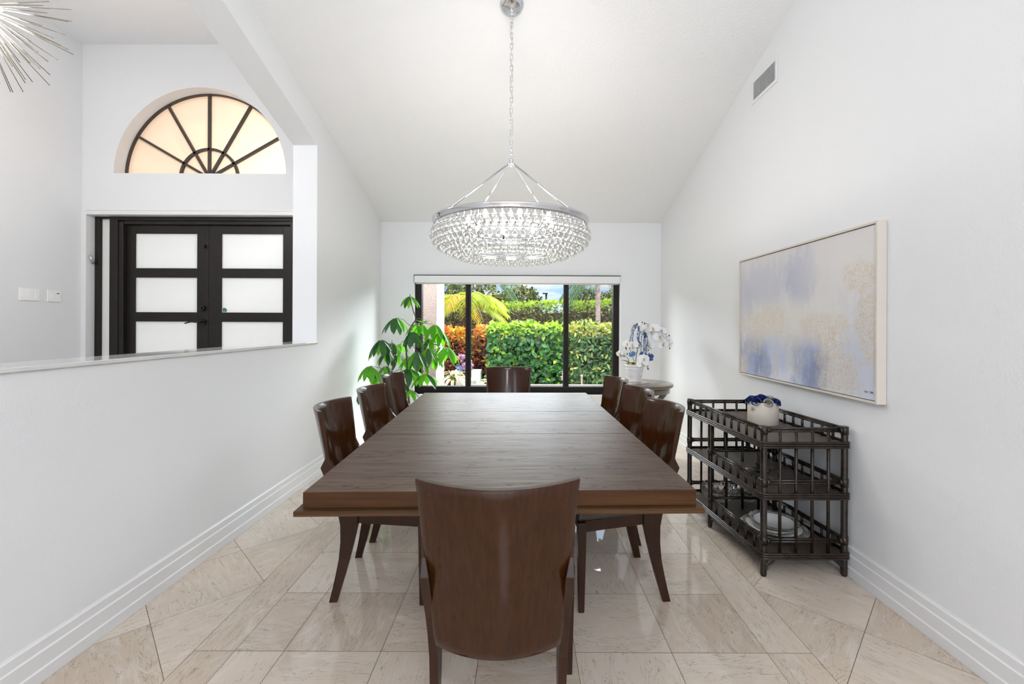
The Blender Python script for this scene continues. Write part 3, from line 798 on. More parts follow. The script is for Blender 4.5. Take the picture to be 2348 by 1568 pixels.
# ------------------------------------------------------------------ on the shelves
m_cream = M('cream_card', (0.66, 0.60, 0.51), 0.55)
bx_ = at(1751, 972, 2.66); PB = Vector((1.560, 2.872, 0.7105))
fb = thing('flower_box', 'round cream hat box filled with blue and silver roses on the top rattan shelf', 'flower box', PB)
bm = BM(); lathe(bm, [(0, 0), (0.088, 0), (0.090, 0.002), (0.090, 0.140), (0.088, 0.142), (0.085, 0.140), (0.085, 0.11), (0, 0.11)], 40); obj('hat_box', bm, m_cream, fb)
m_ink = M('brown_ink', (0.10, 0.07, 0.05), 0.6)
bm = BM(); a0 = R(203)
def onbox(u, v): a = a0 + u / 0.0905; return Vector((0.0905 * math.cos(a), 0.0905 * math.sin(a), 0.096 + v))
tube(bm, [onbox(0.0135 * math.cos(2 * PI * k / 28), 0.0135 * math.sin(2 * PI * k / 28)) for k in range(28)], 0.0009, 5, closed=True)
for k in range(5):
    a = PI / 2 + 2 * PI * k / 5
    tube(bm, [onbox(0.001 * math.cos(a), 0.001 * math.sin(a)), onbox(0.005 * math.cos(a), 0.005 * math.sin(a)), onbox(0.0085 * math.cos(a), 0.0085 * math.sin(a))], [0.0012, 0.0018, 0.0004], 5)
em_ = obj('emblem', bm, m_ink, fb); em_['label'] = 'small round printed emblem'
m_rblue = M('deep_blue_petals', (0.012, 0.03, 0.16), 0.5, var=0.4, vscale=60)
m_rsilv = M('silver_grey_petals', (0.50, 0.48, 0.42), 0.35, 0.3, var=0.2, vscale=60)
def rose(seed):
    bm = BM(); rr = random.Random(seed)
    for ring, (n, r, h, lean) in enumerate(((3, 0.008, 0.040, 0.05), (4, 0.015, 0.038, 0.25), (5, 0.022, 0.033, 0.5), (6, 0.029, 0.026, 0.85))):
        for k in range(n):
            a = 2 * PI * (k + 0.5 * (ring % 2)) / n + rr.uniform(-.1, .1); wd = 2 * PI / n * 0.72
            rows = []
            for j in range(5):
                t = j / 4; rad = r * (0.45 + 0.55 * math.sin(t * PI / 2)) + lean * 0.007 * t * t
                z = h * t - (0.006 * lean * (t > 0.9))
                rows.append([bm.verts.new((rad * math.cos(a + wd * q * (1 - 0.35 * t ** 4)), rad * math.sin(a + wd * q * (1 - 0.35 * t ** 4)), z)) for q in (-1, -.5, 0, .5, 1)])
            for u_, v_ in zip(rows, rows[1:]):
                for q in range(4): bm.faces.new((u_[q], u_[q + 1], v_[q + 1], v_[q])).smooth = True
    return bm
b0 = obj('rose_bloom', rose(1), m_rblue, fb, fixn=False); s0 = obj('rose_bloom', rose(2), m_rsilv, fb, fixn=False)
spots = [(-0.058, -0.040, 1), (-0.008, -0.072, 2), (0.044, -0.056, 1), (0.072, -0.012, 2), (-0.070, 0.012, 1), (-0.012, -0.018, 1), (0.036, -0.008, 2), (-0.04, 0.05, 1), (0.008, 0.036, 1), (0.056, 0.040, 2), (0.012, 0.074, 1)]
for k, (px_, py_, c) in enumerate(spots):
    src = b0 if c == 1 else s0
    o = src
    if k not in (0, 1): o = src.copy(); COL.objects.link(o); o.parent = fb
    rad = math.hypot(px_, py_)
    o.location = (px_, py_, 0.158 - 0.34 * rad); o.scale = (0.9, 0.9, 0.9)
    ax = Vector((-py_, px_, 0)).normalized() if rad > 0.001 else Vector((1, 0, 0))
    o.rotation_euler = Matrix.Rotation(min(0.95, rad * 11), 3, ax).to_euler()
    o['label'] = 'deep blue rose' if c == 1 else 'silver rose'
bm = BM(); lathe(bm, [(0, 0.128), (0.06, 0.122), (0.083, 0.108), (0, 0.105)], 24); q = obj('leaf_bed', bm, M('black_green_moss', (0.01, 0.015, 0.012), 0.8), fb)

# white dishes with a dark painted rim, one on another, on the bottom shelf
m_china = M('glazed_white_china', (0.88, 0.86, 0.82), 0.12, coat=0.5)
def rimmat(name, r0, r1):
    x = NT(name); c = x.coord('Object'); s = x.n('ShaderNodeSeparateXYZ'); x.t.links.new(c, s.inputs[0])
    r = x.math('SQRT', x.math('ADD', x.math('POWER', s.outputs[0], 2.0), x.math('POWER', s.outputs[1], 2.0)))
    band = x.math('MULTIPLY', x.math('GREATER_THAN', r, r0), x.math('LESS_THAN', r, r1))
    vo = x.n('ShaderNodeTexVoronoi'); vo.feature = 'DISTANCE_TO_EDGE'; x.t.links.new(c, vo.inputs['Vector']); vo.inputs['Scale'].default_value = 150
    pat = x.math('LESS_THAN', vo.outputs[0], 0.13)
    ed = x.math('LESS_THAN', x.math('ABSOLUTE', x.math('SUBTRACT', r, r1)), 0.0022)
    ed2 = x.math('LESS_THAN', x.math('ABSOLUTE', x.math('SUBTRACT', r, r0)), 0.0014)
    f = x.math('MAXIMUM', x.math('MULTIPLY', band, pat), x.math('MAXIMUM', ed, ed2))
    x.base(x.mix(f, (0.90, 0.88, 0.84), (0.055, 0.048, 0.045))); x.p.inputs['Roughness'].default_value = 0.12; x.p.inputs['Coat Weight'].default_value = 0.5
    return x.m
DC = L2(L2(NL, NR_, 0.5), L2(FL, FR, 0.5), 0.285); zb = 0.1185
def dish(name, label, prof, r0, r1, z, cat, grp=None, off=(0, 0)):
    bm = BM(); lathe(bm, prof, 48)
    o = obj(name, bm, rimmat(name + '_glaze', r0, r1), loc=(DC.x + off[0], DC.y + off[1], z))
    return tag(o, label, cat, grp)
plate = lambda R_, h: [(0, 0), (R_ * 0.55, 0), (R_ * 0.60, 0.003), (R_ * 0.72, h * 0.45), (R_ * 0.985, h * 0.93), (R_, h), (R_ * 0.985, h + 0.003), (R_ * 0.70, h * 0.45 + 0.005), (R_ * 0.58, 0.0065), (0, 0.0065)]
dish('platter', 'widest white china platter with patterned rim, lowest in the stack on the bottom shelf', plate(0.186, 0.030), 0.140, 0.184, zb, 'platter')
dish('dinner_plate', 'plain white china plate between the platter and the bowl on the bottom rattan shelf', plate(0.150, 0.030), 0.1485, 0.149, zb + 0.0075, 'plate')
bowl = lambda R_, h: [(0, 0), (R_ * 0.5, 0), (R_ * 0.55, 0.004), (R_ * 0.8, h * 0.5), (R_ * 0.84, h * 0.86), (R_ * 0.99, h * 0.98), (R_, h), (R_ * 0.99, h + 0.003), (R_ * 0.80, h * 0.9), (R_ * 0.74, h * 0.52), (R_ * 0.5, 0.009), (0, 0.009)]
dish('serving_bowl', 'white china bowl with dark rim on top of the plates on the bottom shelf', bowl(0.135, 0.058), 0.110, 0.134, zb + 0.015, 'bowl')
# cut glass bowls
def cutglass(name, dens):
    x = NT(name); gl = x.n('ShaderNodeBsdfGlass'); tr = x.n('ShaderNodeBsdfTransparent'); ms = x.n('ShaderNodeMixShader'); ms.inputs[0].default_value = dens
    gl.inputs['Roughness'].default_value = 0.03; gl.inputs['IOR'].default_value = 1.5; tr.inputs[0].default_value = (1, 1, 1, 1)
    x.t.links.new(tr.outputs[0], ms.inputs[1]); x.t.links.new(gl.outputs[0], ms.inputs[2]); x.t.links.new(ms.outputs[0], x.out.inputs[0])
    return x
xc = cutglass('cut_crystal', 0.68)
vo = xc.n('ShaderNodeTexVoronoi'); xc.t.links.new(xc.coord('Object'), vo.inputs['Vector']); vo.inputs['Scale'].default_value = 38
bn = xc.n('ShaderNodeBump'); bn.inputs['Strength'].default_value = 1.0; bn.inputs['Distance'].default_value = 0.01
xc.t.links.new(vo.outputs['Distance'], bn.inputs['Height']); xc.t.links.new(bn.outputs[0], [n for n in xc.t.nodes if n.type == 'BSDF_GLASS'][0].inputs['Normal'])
m_cut = xc.m
def crystal_bowl(label, loc, R_, h):
    t = thing('crystal_bowl', label, 'bowl', loc)
    bm = BM(); seg = 40
    prof = [(0, 0), (R_ * 0.5, 0), (R_ * 0.78, h * 0.3), (R_ * 0.97, h * 0.65), (R_, h), (R_ * 0.93, h), (R_ * 0.88, h * 0.66), (R_ * 0.7, h * 0.34), (0, h * 0.12)]
    lathe(bm, prof, seg)
    for v in bm.verts:
        r = math.hypot(v.co.x, v.co.y)
        if r > R_ * 0.9:
            a = math.atan2(v.co.y, v.co.x); v.co.z += 0.006 * math.sin(a * 10) * (v.co.z / h)
    obj('bowl_body', bm, m_cut, t)
    bm = BM()
    for k in range(10):
        a = 2 * PI * k / 10
        for j in range(6):
            b = PI * (j + 0.5) / 6 - PI / 2
            p0 = Vector((R_ * 0.965 * math.cos(a), R_ * 0.965 * math.sin(a), h * 0.55)); tdir = Vector((-math.sin(a), math.cos(a), 0))
            p1 = p0 + tdir * 0.026 * math.sin(b) + Vector((math.cos(a), math.sin(a), 0)) * 0.004 + Vector((0, 0, h * 0.36 * math.cos(b)))
            tube(bm, [p0 - Vector((0, 0, h * 0.2)), (p0 + p1) / 2, p1], [0.002, 0.005, 0.0015], 5)
    obj('relief_pattern', bm, m_cut, t)
    return t
g1 = L2(L2(FL, FR, 0.32), L2(NL, NR_, 0.32), 0.16)
crystal_bowl('large cut crystal bowl at the far left of the bottom rattan shelf', (g1.x + 0.01, g1.y + 0.0, zb), 0.118, 0.095)
g2 = L2(L2(FL, FR, 0.8), L2(NL, NR_, 0.8), 0.18)
crystal_bowl('smaller cut crystal bowl near the wall on the bottom rattan shelf', (g2.x, g2.y, zb), 0.064, 0.075)
# small things on the middle shelf
g3 = L2(L2(NL, NR_, 0.50), L2(FL, FR, 0.50), 0.42)
t = thing('candle_dish', 'small dark metal dish with a clear glass cup on the middle rattan shelf', 'dish', (g3.x, g3.y, 0.4365))
bm = BM(); lathe(bm, [(0, 0), (0.035, 0), (0.05, 0.012), (0.052, 0.014), (0.034, 0.006), (0, 0.005)], 28); obj('dish_base', bm, m_bronze, t)
bm = BM(); lathe(bm, [(0, 0.007), (0.026, 0.007), (0.034, 0.05), (0.031, 0.05), (0.023, 0.012), (0, 0.012)], 24); obj('glass_cup', bm, m_cut, t)
bm = BM(); tube(bm, [(-0.05, 0, 0.012), (-0.085, 0.0, 0.02), (-0.1, 0, 0.016)], [0.006, 0.005, 0.008], 8); obj('handle', bm, M('satin_steel'), t)

# ------------------------------------------------------------------ painting
PY0, PY1, PZ0, PZ1 = 2.165, 3.545, 0.957, 1.856
pt = thing('framed_painting', 'large abstract painting in pale blue, white and gold on the right wall', 'painting', (XR, (PY0 + PY1) / 2, (PZ0 + PZ1) / 2))
hl2, hz2 = (PY1 - PY0) / 2, (PZ1 - PZ0) / 2
m_pframe = M('cream_white_frame', (0.70, 0.64, 0.57), 0.45)
bm = BM()
d0, d1, tk_ = -0.048, -0.001, 0.012
box(bm, (d0, -hl2, -hz2), (d1, -hl2 + tk_, hz2)); box(bm, (d0, hl2 - tk_, -hz2), (d1, hl2, hz2))
box(bm, (d0, -hl2 + tk_, hz2 - tk_), (d1, hl2 - tk_, hz2)); box(bm, (d0, -hl2 + tk_, -hz2), (d1, hl2 - tk_, -hz2 + tk_))
obj('picture_frame', bm, m_pframe, pt, bevel=0.001, segs=1)
bm = BM(); box(bm, (-0.012, -hl2 + tk_, -hz2 + tk_), (-0.003, hl2 - tk_, hz2 - tk_)); q = obj('frame_backing', bm, M('black_backing', (0.012, 0.011, 0.011), 0.7), pt); q['label'] = 'black gap inside the frame'
x = NT('abstract_canvas')
c = x.coord('Object')
s_ = x.n('ShaderNodeSeparateXYZ'); x.t.links.new(c, s_.inputs[0])
U = x.math('ADD', x.math('MULTIPLY', s_.outputs['Y'], -1 / (2 * hl2)), 0.5)
V = x.math('ADD', x.math('MULTIPLY', s_.outputs['Z'], 1 / (2 * hz2)), 0.5)
n1 = x.math('SUBTRACT', x.noise(x.coord('Object', scale=(1, 6, 2.6)), 2.2, 8, 0.72), 0.5)
n2 = x.math('SUBTRACT', x.noise(x.coord('Object', scale=(1, 1, 1), loc=(3, 5, 1)), 9, 6, 0.75), 0.5)
streak = x.math('SUBTRACT', x.noise(x.coord('Object', scale=(1, 30, 2.2)), 1.0, 4, 0.6), 0.5)
def blob(cu, cv, ru, rv, soft, amt, nz=n1, na=2.6):
    du = x.math('DIVIDE', x.math('SUBTRACT', U, cu), ru); dv = x.math('DIVIDE', x.math('SUBTRACT', V, cv), rv)
    d = x.math('SQRT', x.math('ADD', x.math('MULTIPLY', du, du), x.math('MULTIPLY', dv, dv)))
    d = x.math('ADD', d, x.math('MULTIPLY', nz, na))
    mr = x.n('ShaderNodeMapRange'); mr.interpolation_type = 'SMOOTHSTEP'
    x.set(mr, 0, d); mr.inputs[1].default_value = 1.0 + soft; mr.inputs[2].default_value = 1.0 - soft; mr.inputs[3].default_value = 0; mr.inputs[4].default_value = amt
    return mr.outputs[0]
col = x.ramp(V, [(0.0, (0.70, 0.73, 0.82)), (0.35, (0.78, 0.78, 0.81)), (0.5, (0.80, 0.79, 0.79)), (1.0, (0.72, 0.69, 0.69))])
lav = (0.47, 0.49, 0.62); pale = (0.78, 0.76, 0.74); blue = (0.25, 0.31, 0.52); deep = (0.13, 0.17, 0.32); gold = (0.56, 0.41, 0.22)
for cu, cv, ru, rv, so, am, cc in (
    (0.22, 0.74, 0.34, 0.18, 0.6, 0.5, lav), (0.56, 0.76, 0.10, 0.20, 0.4, 0.4, (0.40, 0.43, 0.60)), (0.84, 0.78, 0.22, 0.16, 0.6, 0.5, pale),
    (0.30, 0.24, 0.30, 0.16, 0.5, 0.7, (0.46, 0.52, 0.72)), (0.10, 0.14, 0.15, 0.17, 0.5, 0.7, blue), (0.245, 0.12, 0.07, 0.17, 0.6, 0.5, deep), (0.62, 0.17, 0.11, 0.20, 0.5, 0.65, blue), (0.66, 0.10, 0.06, 0.14, 0.5, 0.5, deep),
    (0.92, 0.26, 0.14, 0.30, 0.6, 0.5, (0.50, 0.54, 0.70)), (0.46, 0.45, 0.40, 0.14, 0.6, 0.8, (0.77, 0.745, 0.70)), (0.05, 0.60, 0.10, 0.20, 0.6, 0.3, lav)):
    col = x.mix(blob(cu, cv, ru, rv, so, am), col, cc)
col = x.mix(x.math('MULTIPLY', x.ramp(streak, [(0.5, (0, 0, 0)), (0.62, (0.5, 0.5, 0.5))]), x.math('LESS_THAN', V, 0.5)), col, (0.60, 0.62, 0.72))
for cu, cv, ru, rv, am in ((0.79, 0.13, 0.12, 0.24, 0.9), (0.97, 0.42, 0.08, 0.24, 0.85), (0.92, 0.70, 0.10, 0.10, 0.75), (0.28, 0.45, 0.20, 0.12, 0.6), (0.03, 0.06, 0.07, 0.12, 0.9), (0.13, 0.27, 0.12, 0.10, 0.6), (0.70, 0.42, 0.14, 0.10, 0.6), (0.36, 0.14, 0.03, 0.14, 0.5), (0.50, 0.22, 0.08, 0.14, 0.4), (0.02, 0.42, 0.04, 0.1, 0.6)):
    bl = blob(cu, cv, ru, rv, 0.25, am, n2, 2.6)
    fl = x.ramp(x.noise(x.coord('Object', loc=(cu * 9, 2, 1)), 60, 6, 0.85), [(0.40, (0.12, 0.12, 0.12)), (0.60, (1, 1, 1))])
    gcol = x.ramp(x.noise(x.coord('Object'), 110, 4, 0.8), [(0.38, gold), (0.58, (0.78, 0.72, 0.62))])
    col = x.mix(x.math('MULTIPLY', bl, fl), col, gcol)
x.base(col); x.p.inputs['Roughness'].default_value = 0.6
x.bump(x.noise(x.coord('Object'), 420, 2), 0.25, 0.001)
bm = BM(); box(bm, (-0.040, -hl2 + tk_ + 0.004, -hz2 + tk_ + 0.004), (-0.013, hl2 - tk_ - 0.004, hz2 - tk_ - 0.004)); obj('canvas', bm, x.m, pt)
bm = BM(); yb_, zb_ = -hl2 + 0.090, -hz2 + 0.052
rr = random.Random(3)
for k in range(2):
    pts = [(-0.0405, yb_ - k * 0.036 - q * 0.0032 , zb_ + 0.005 * math.sin(q * 2.1 + k) * (1 if q % 3 else 1.6)) for q in range(9)]
    tube(bm, pts, 0.0011, 4)
obj('signature', bm, m_ink, pt)

# ------------------------------------------------------------------ wall fittings
vt = thing('air_vent', 'white air vent grille high on the right wall by the ceiling', 'vent', (XR, 3.272, 3.135))
bm = BM()
h1, h2, e_ = 0.146, 0.0665, 0.026
box(bm, (-0.007, -h1 - e_, h2), (-0.0005, h1 + e_, h2 + e_)); box(bm, (-0.007, -h1 - e_, -h2 - e_), (-0.0005, h1 + e_, -h2)); box(bm, (-0.007, -h1 - e_, -h2), (-0.0005, -h1, h2)); box(bm, (-0.007, h1, -h2), (-0.0005, h1 + e_, h2))
obj('vent_frame', bm, m_trim, vt, bevel=0.002)
bm = BM(); box(bm, (-0.0015, -h1, -h2), (-0.0004, h1, h2)); q = obj('vent_shade_panel', bm, M('duct_shade', (0.006, 0.006, 0.006), 0.9), vt); q['label'] = 'black panel painted as the shade behind the slats'  # flat black sheet paints the shade between the slats
for k in range(17):
    yy = -h1 + 2 * h1 * (k + 0.5) / 17
    bm = BM(); prism(bm, [(-0.008, yy - 0.0028), (-0.008, yy + 0.0012), (-0.002, yy + 0.0034), (-0.002, yy - 0.0006)], 'z', -h2, h2); obj('slat', bm, m_trim, vt)
def plate_y(name, label, cat, y0, y1, z0, z1, X, n, sgn, rockers):
    """a switch plate on a side wall; sgn is the direction out of the wall"""
    t = thing(name, label, cat, (X, (y0 + y1) / 2, (z0 + z1) / 2))
    a, b = (y1 - y0) / 2, (z1 - z0) / 2
    m_trim = M('white_switch_plastic', (0.95, 0.95, 0.95), 0.25)
    bm = BM(); box(bm, (min(0, sgn * 0.008), -a, -b), (max(0, sgn * 0.011), a, b)); obj('cover_plate', bm, m_trim, t, bevel=0.003)
    for k in range(n):
        yc = -a + 2 * a * (k + 0.5) / n
        bm = BM(); w_ = min(0.0165, a / n * 0.62)
        x0 = sgn * 0.0105
        if rockers == 'switch':
            tl_ = 0.005 if k != 1 else -0.005
            hexa(bm, [(x0, yc - w_, -0.033), (x0 + sgn * (0.0045 + tl_ * 0.4), yc - w_, -0.033), (x0 + sgn * (0.0045 + tl_ * 0.4), yc + w_, -0.033), (x0, yc + w_, -0.033), (x0, yc - w_, 0.033), (x0 + sgn * (0.0045 - tl_ * 0.4), yc - w_, 0.033), (x0 + sgn * (0.0045 - tl_ * 0.4), yc + w_, 0.033), (x0, yc + w_, 0.033)])
            obj('rocker', bm, m_trim, t, bevel=0.0008)
        elif k == 0:
            box(bm, (min(x0, x0 + sgn * 0.004), yc - w_, -0.033), (max(x0, x0 + sgn * 0.004), yc + w_, 0.033)); obj('rocker', bm, m_trim, t, bevel=0.0008)
            bm = BM(); box(bm, (min(x0, x0 + sgn * 0.008), yc + w_ * 0.3, -0.02), (max(x0, x0 + sgn * 0.008), yc + w_ * 0.8, 0.02)); obj('slider', bm, m_trim, t, bevel=0.001)
        else:
            box(bm, (min(x0, x0 + sgn * 0.003), yc - w_, -0.033), (max(x0, x0 + sgn * 0.003), yc + w_, 0.033)); obj('sensor_grille', bm, m_trim, t, bevel=0.0008)
            bm = BM(); box(bm, (min(x0, x0 + sgn * 0.004), yc - w_ * 0.8, 0.020), (max(x0, x0 + sgn * 0.004), yc + w_ * 0.8, 0.028)); q = obj('indicator', bm, M('black_plastic', (0.01, 0.01, 0.01), 0.3), t); q['label'] = 'small black window'
    return t
plate_y('switch_plate', 'white triple rocker switch plate on the foyer wall, farther from the door', 'light switch', 4.372, 4.556, 1.560, 1.685, XF, 3, 1, 'switch')
plate_y('dimmer_plate', 'white plate with a dimmer and black indicator on the foyer wall, nearer the door', 'light switch', 4.632, 4.765, 1.560, 1.685, XF, 2, 1, 'dimmer')
t = thing('power_outlet', 'white power outlet low on the right wall behind the rattan shelf', 'outlet', (XR, 4.42, 0.275))
bm = BM(); box(bm, (-0.007, -0.036, -0.058), (-0.0003, 0.036, 0.058)); obj('cover_plate', bm, m_trim, t, bevel=0.003)
for zz in (-0.022, 0.022):
    bm = BM(); box(bm, (-0.010, -0.016, zz - 0.014), (-0.006, 0.016, zz + 0.014)); obj('socket', bm, m_trim, t, bevel=0.004)
# ------------------------------------------------------------------ crystal chandelier
xd = NT('clear_glass_drop')
gl = xd.n('ShaderNodeBsdfGlass'); tr = xd.n('ShaderNodeBsdfTransparent'); ms = xd.n('ShaderNodeMixShader'); gs = xd.n('ShaderNodeBsdfGlossy'); m2_ = xd.n('ShaderNodeMixShader'); fr = xd.n('ShaderNodeLayerWeight')
gl.inputs['Roughness'].default_value = 0.0; gl.inputs['IOR'].default_value = 1.45; tr.inputs[0].default_value = (1, 1, 1, 1); gs.inputs['Roughness'].default_value = 0.03
fr.inputs[0].default_value = 0.35
ms.inputs[0].default_value = 0.38
xd.t.links.new(tr.outputs[0], ms.inputs[1]); xd.t.links.new(gl.outputs[0], ms.inputs[2])
xd.t.links.new(xd.math('MULTIPLY', fr.outputs['Facing'], 0.5), m2_.inputs[0]); xd.t.links.new(ms.outputs[0], m2_.inputs[1]); xd.t.links.new(gs.outputs[0], m2_.inputs[2]); xd.t.links.new(m2_.outputs[0], xd.out.inputs[0])
m_drop = xd.m
CHX, CHY = -0.074, 2.94
ZRG = 1.998
cdl = thing('chandelier', 'round crystal drop chandelier with chrome ring hanging on a chain over the dining table', 'chandelier', (CHX, CHY, 0))
RR = 0.502
bm = BM(); lathe(bm, [(RR - 0.012, ZRG - 0.016), (RR, ZRG - 0.016), (RR + 0.004, ZRG - 0.01), (RR + 0.004, ZRG + 0.004), (RR + 0.009, ZRG + 0.008), (RR + 0.009, ZRG + 0.018), (RR - 0.012, ZRG + 0.018), (RR - 0.012, ZRG - 0.016)], 96)
obj('ring_band', bm, m_chrome, cdl)
tiers = [(0.488, 1.978), (0.505, 1.940), (0.490, 1.904), (0.462, 1.873), (0.415, 1.845), (0.368, 1.825), (0.325, 1.812)]
inner = [(0.42, 1.93)]
for r, z in tiers + [(0.27, 1.815)]:
    bm = BM(); tube(bm, [(r * math.cos(2 * PI * k / 72), r * math.sin(2 * PI * k / 72), z + 0.004) for k in range(72)], 0.0026, 6, closed=True)
    obj('tier_ring', bm, m_chrome, cdl)
bm = BM()
for k in range(8):
    a = 2 * PI * (k + 0.5) / 8
    tube(bm, [(r * math.cos(a), r * math.sin(a), z) for r, z in [(RR - 0.006, ZRG)] + [(q[0], q[1] + 0.004) for q in tiers] + [(0.27, 1.819)]], 0.0022, 5)
obj('frame_ribs', bm, m_chrome, cdl)
bm = BM()
for k in range(4):
    a = PI / 4 + PI / 2 * k
    tube(bm, [(0.28 * math.cos(a), 0.28 * math.sin(a), 1.955), (RR * math.cos(a), RR * math.sin(a), ZRG)], 0.0045, 6)
tube(bm, [(0.28 * math.cos(2 * PI * k / 48), 0.28 * math.sin(2 * PI * k / 48), 1.955) for k in range(48)], 0.006, 6, closed=True)
obj('lamp_ring', bm, m_chrome, cdl)
m_bulb = M('warm_glowing_bulb', (1, 0.9, 0.75), 0.3, emit=(1.0, 0.80, 0.55), es=26)
for k in range(8):
    a = 2 * PI * (k + 0.28) / 8
    c = (0.28 * math.cos(a), 0.28 * math.sin(a), 0)
    bm = BM(); lathe(bm, [(0, 1.955), (0.010, 1.955), (0.010, 1.985), (0.012, 1.988), (0, 1.99)], 12, c); so = obj('socket', bm, m_chrome, cdl)
    bm = BM(); lathe(bm, [(0, 1.988), (0.008, 1.99), (0.0155, 2.008), (0.013, 2.026), (0.004, 2.046), (0, 2.05)], 12, c); obj('bulb', bm, m_bulb, so)
HUB = 2.412
for k in range(4):
    a = PI / 4 + PI / 2 * k
    d = Vector((math.cos(a), math.sin(a), 0))
    bm = BM(); tube(bm, [d * 0.018 + Vector((0, 0, HUB - 0.012)), d * (RR - 0.004) + Vector((0, 0, ZRG + 0.014))], 0.0058, 10)
    ball(bm, d * 0.02 + Vector((0, 0, HUB - 0.014)), 0.011); ball(bm, d * (RR - 0.006) + Vector((0, 0, ZRG + 0.016)), 0.011)
    obj('suspension_rod', bm, m_chrome, cdl)
bm = BM(); lathe(bm, [(0, HUB - 0.035), (0.01, HUB - 0.032), (0.016, HUB - 0.02), (0.02, HUB - 0.005), (0.012, HUB + 0.008), (0.016, HUB + 0.014), (0.007, HUB + 0.024), (0, HUB + 0.026)], 20)
tube(bm, [(0.015 * math.cos(2 * PI * k / 20), 0, HUB + 0.036 + 0.015 * math.sin(2 * PI * k / 20)) for k in range(20)], 0.003, 6, closed=True)
obj('hub', bm, m_chrome, cdl)
ZCAN = zc(CHY)
bm = BM(); z = HUB + 0.055; k = 0
while z < ZCAN - 0.075:
    L = 0.021; W = 0.0085
    pts = []
    for q in range(20):
        a = 2 * PI * q / 20
        u_, v_ = W * math.cos(a), (L if math.sin(a) > 0 else -L) * min(1, abs(math.sin(a)) * 1.35)
        pts.append((u_, 0, z + v_) if k % 2 == 0 else (0, u_, z + v_))
    tube(bm, pts, 0.0025, 6, closed=True)
    z += 0.0355; k += 1
obj('hanging_chain', bm, m_chrome, cdl)
bm = BM(); pts = []
for q in range(60):
    t = q / 59; zz = HUB + 0.02 + (ZCAN - 0.05 - HUB - 0.02) * t
    pts.append((0.010 * math.sin(t * 34), 0.008 * math.cos(t * 27), zz))
tube(bm, pts, 0.0014, 5); q = obj('lamp_cord', bm, M('clear_silver_cord', (0.5, 0.5, 0.5), 0.3, 0.5), cdl)
bm = BM(); lathe(bm, [(0, -0.042), (0.014, -0.040), (0.018, -0.034), (0.052, -0.026), (0.074, -0.012), (0.078, 0.0), (0, 0.0)], 36)
can = obj('canopy', bm, m_chrome, cdl, loc=(0, 0, ZCAN - 0.002), rot=(-math.atan(SL), 0, 0))
bm = BM(); lathe(bm, [(0.0, -0.075), (0.008, -0.073), (0.013, -0.06), (0.009, -0.05), (0.016, -0.042), (0.014, -0.034), (0, -0.03)], 16)
tube(bm, [(0.012 * math.cos(2 * PI * k / 16), 0, -0.078 + 0.012 * math.sin(2 * PI * k / 16)) for k in range(16)], 0.003, 6, closed=True)
obj('canopy_loop', bm, m_chrome, cdl, loc=(0, 0, ZCAN - 0.002))
# glass drops: the hundred nearest ones are parts, the rest one part
def drop_prof(s=1.0): return [(0, -0.0165 * s), (0.0075 * s, -0.0148 * s), (0.0128 * s, -0.009 * s), (0.0145 * s, -0.001 * s), (0.0118 * s, 0.0075 * s), (0.0062 * s, 0.0145 * s), (0.0032 * s, 0.021 * s), (0.0028 * s, 0.031 * s), (0, 0.032 * s)]
places = []
for ti, (r, z) in enumerate(tiers + inner):
    n = int(2 * PI * r / 0.0440)
    for k in range(n):
        a = 2 * PI * (k + 0.5 * (ti % 2)) / n
        rr_ = r + 0.012
        places.append((rr_ * math.cos(a), rr_ * math.sin(a), z - 0.030 + (0.012 if ti > 6 else 0), 1.0, 0 if ti < 7 else 1))
for r, z, sc in ((0.315, 1.785, 0.62), (0.27, 1.80, 0.7)):
    n = int(2 * PI * r / 0.048)
    for k in range(n):
        a = 2 * PI * (k + 0.25) / n; places.append((r * math.cos(a), r * math.sin(a), z - 0.008, sc, 0))
near = sorted((p for p in places if p[4] == 0 and p[3] == 1.0), key=lambda p: p[1])[:97]
nset = set(near)
bm = BM(); lathe(bm, drop_prof(), 12)
d0 = obj('crystal_drop', bm, m_drop, cdl)
for k, p in enumerate(near):
    o = d0
    if k: o = d0.copy(); COL.objects.link(o); o.parent = cdl
    o.location = p[:3]
bm = BM()
for p in places:
    if p not in nset: lathe(bm, drop_prof(p[3]), 10, p[:3])
q = obj('crystal_drops', bm, m_drop, cdl); q['kind'] = 'stuff'
bm = BM()
for p in places:
    if p[4] == 0 and p[3] == 1.0: ball(bm, (p[0] * 0.985, p[1] * 0.985, p[2] + 0.036), 0.0042, 6, 4)
q = obj('link_beads', bm, m_drop, cdl); q['kind'] = 'stuff'
for k in range(3):
    a = 2 * PI * k / 3 + 0.5
    lamp('chandelier_light', 'POINT', (CHX + 0.2 * math.cos(a), CHY + 0.2 * math.sin(a), 2.06), 12, (1, 0.97, 0.93), shadow_soft_size=0.08)

# ------------------------------------------------------------------ sputnik pendant in the foyer
SPC = Vector((-3.52, 2.85, 3.375))
sp = thing('starburst_pendant', 'spiky metal starburst pendant lamp with glowing bulbs in the foyer', 'pendant lamp', SPC)
m_rod = M('dark_gold_rod', (0.34, 0.29, 0.21), 0.25, 0.9)
bm = BM(); ball(bm, (0, 0, 0), 0.065, 20, 12); obj('core', bm, m_rod, sp)
bm = BM(); tube(bm, [(0, 0, 0), (0, 0, ZFC - SPC.z - 0.03)], 0.008, 8); obj('stem', bm, m_rod, sp)
bm = BM(); lathe(bm, [(0, -0.04), (0.03, -0.038), (0.06, -0.02), (0.065, 0), (0, 0)], 24); obj('canopy', bm, m_rod, sp, loc=(0, 0, ZFC - SPC.z - 0.0005))
bm = BM(); tube(bm, [(0, 0, 0.05), (0, 0, 1.0)], 0.0022, 6); r0_ = obj('rod', bm, m_rod, sp)
dirs = []
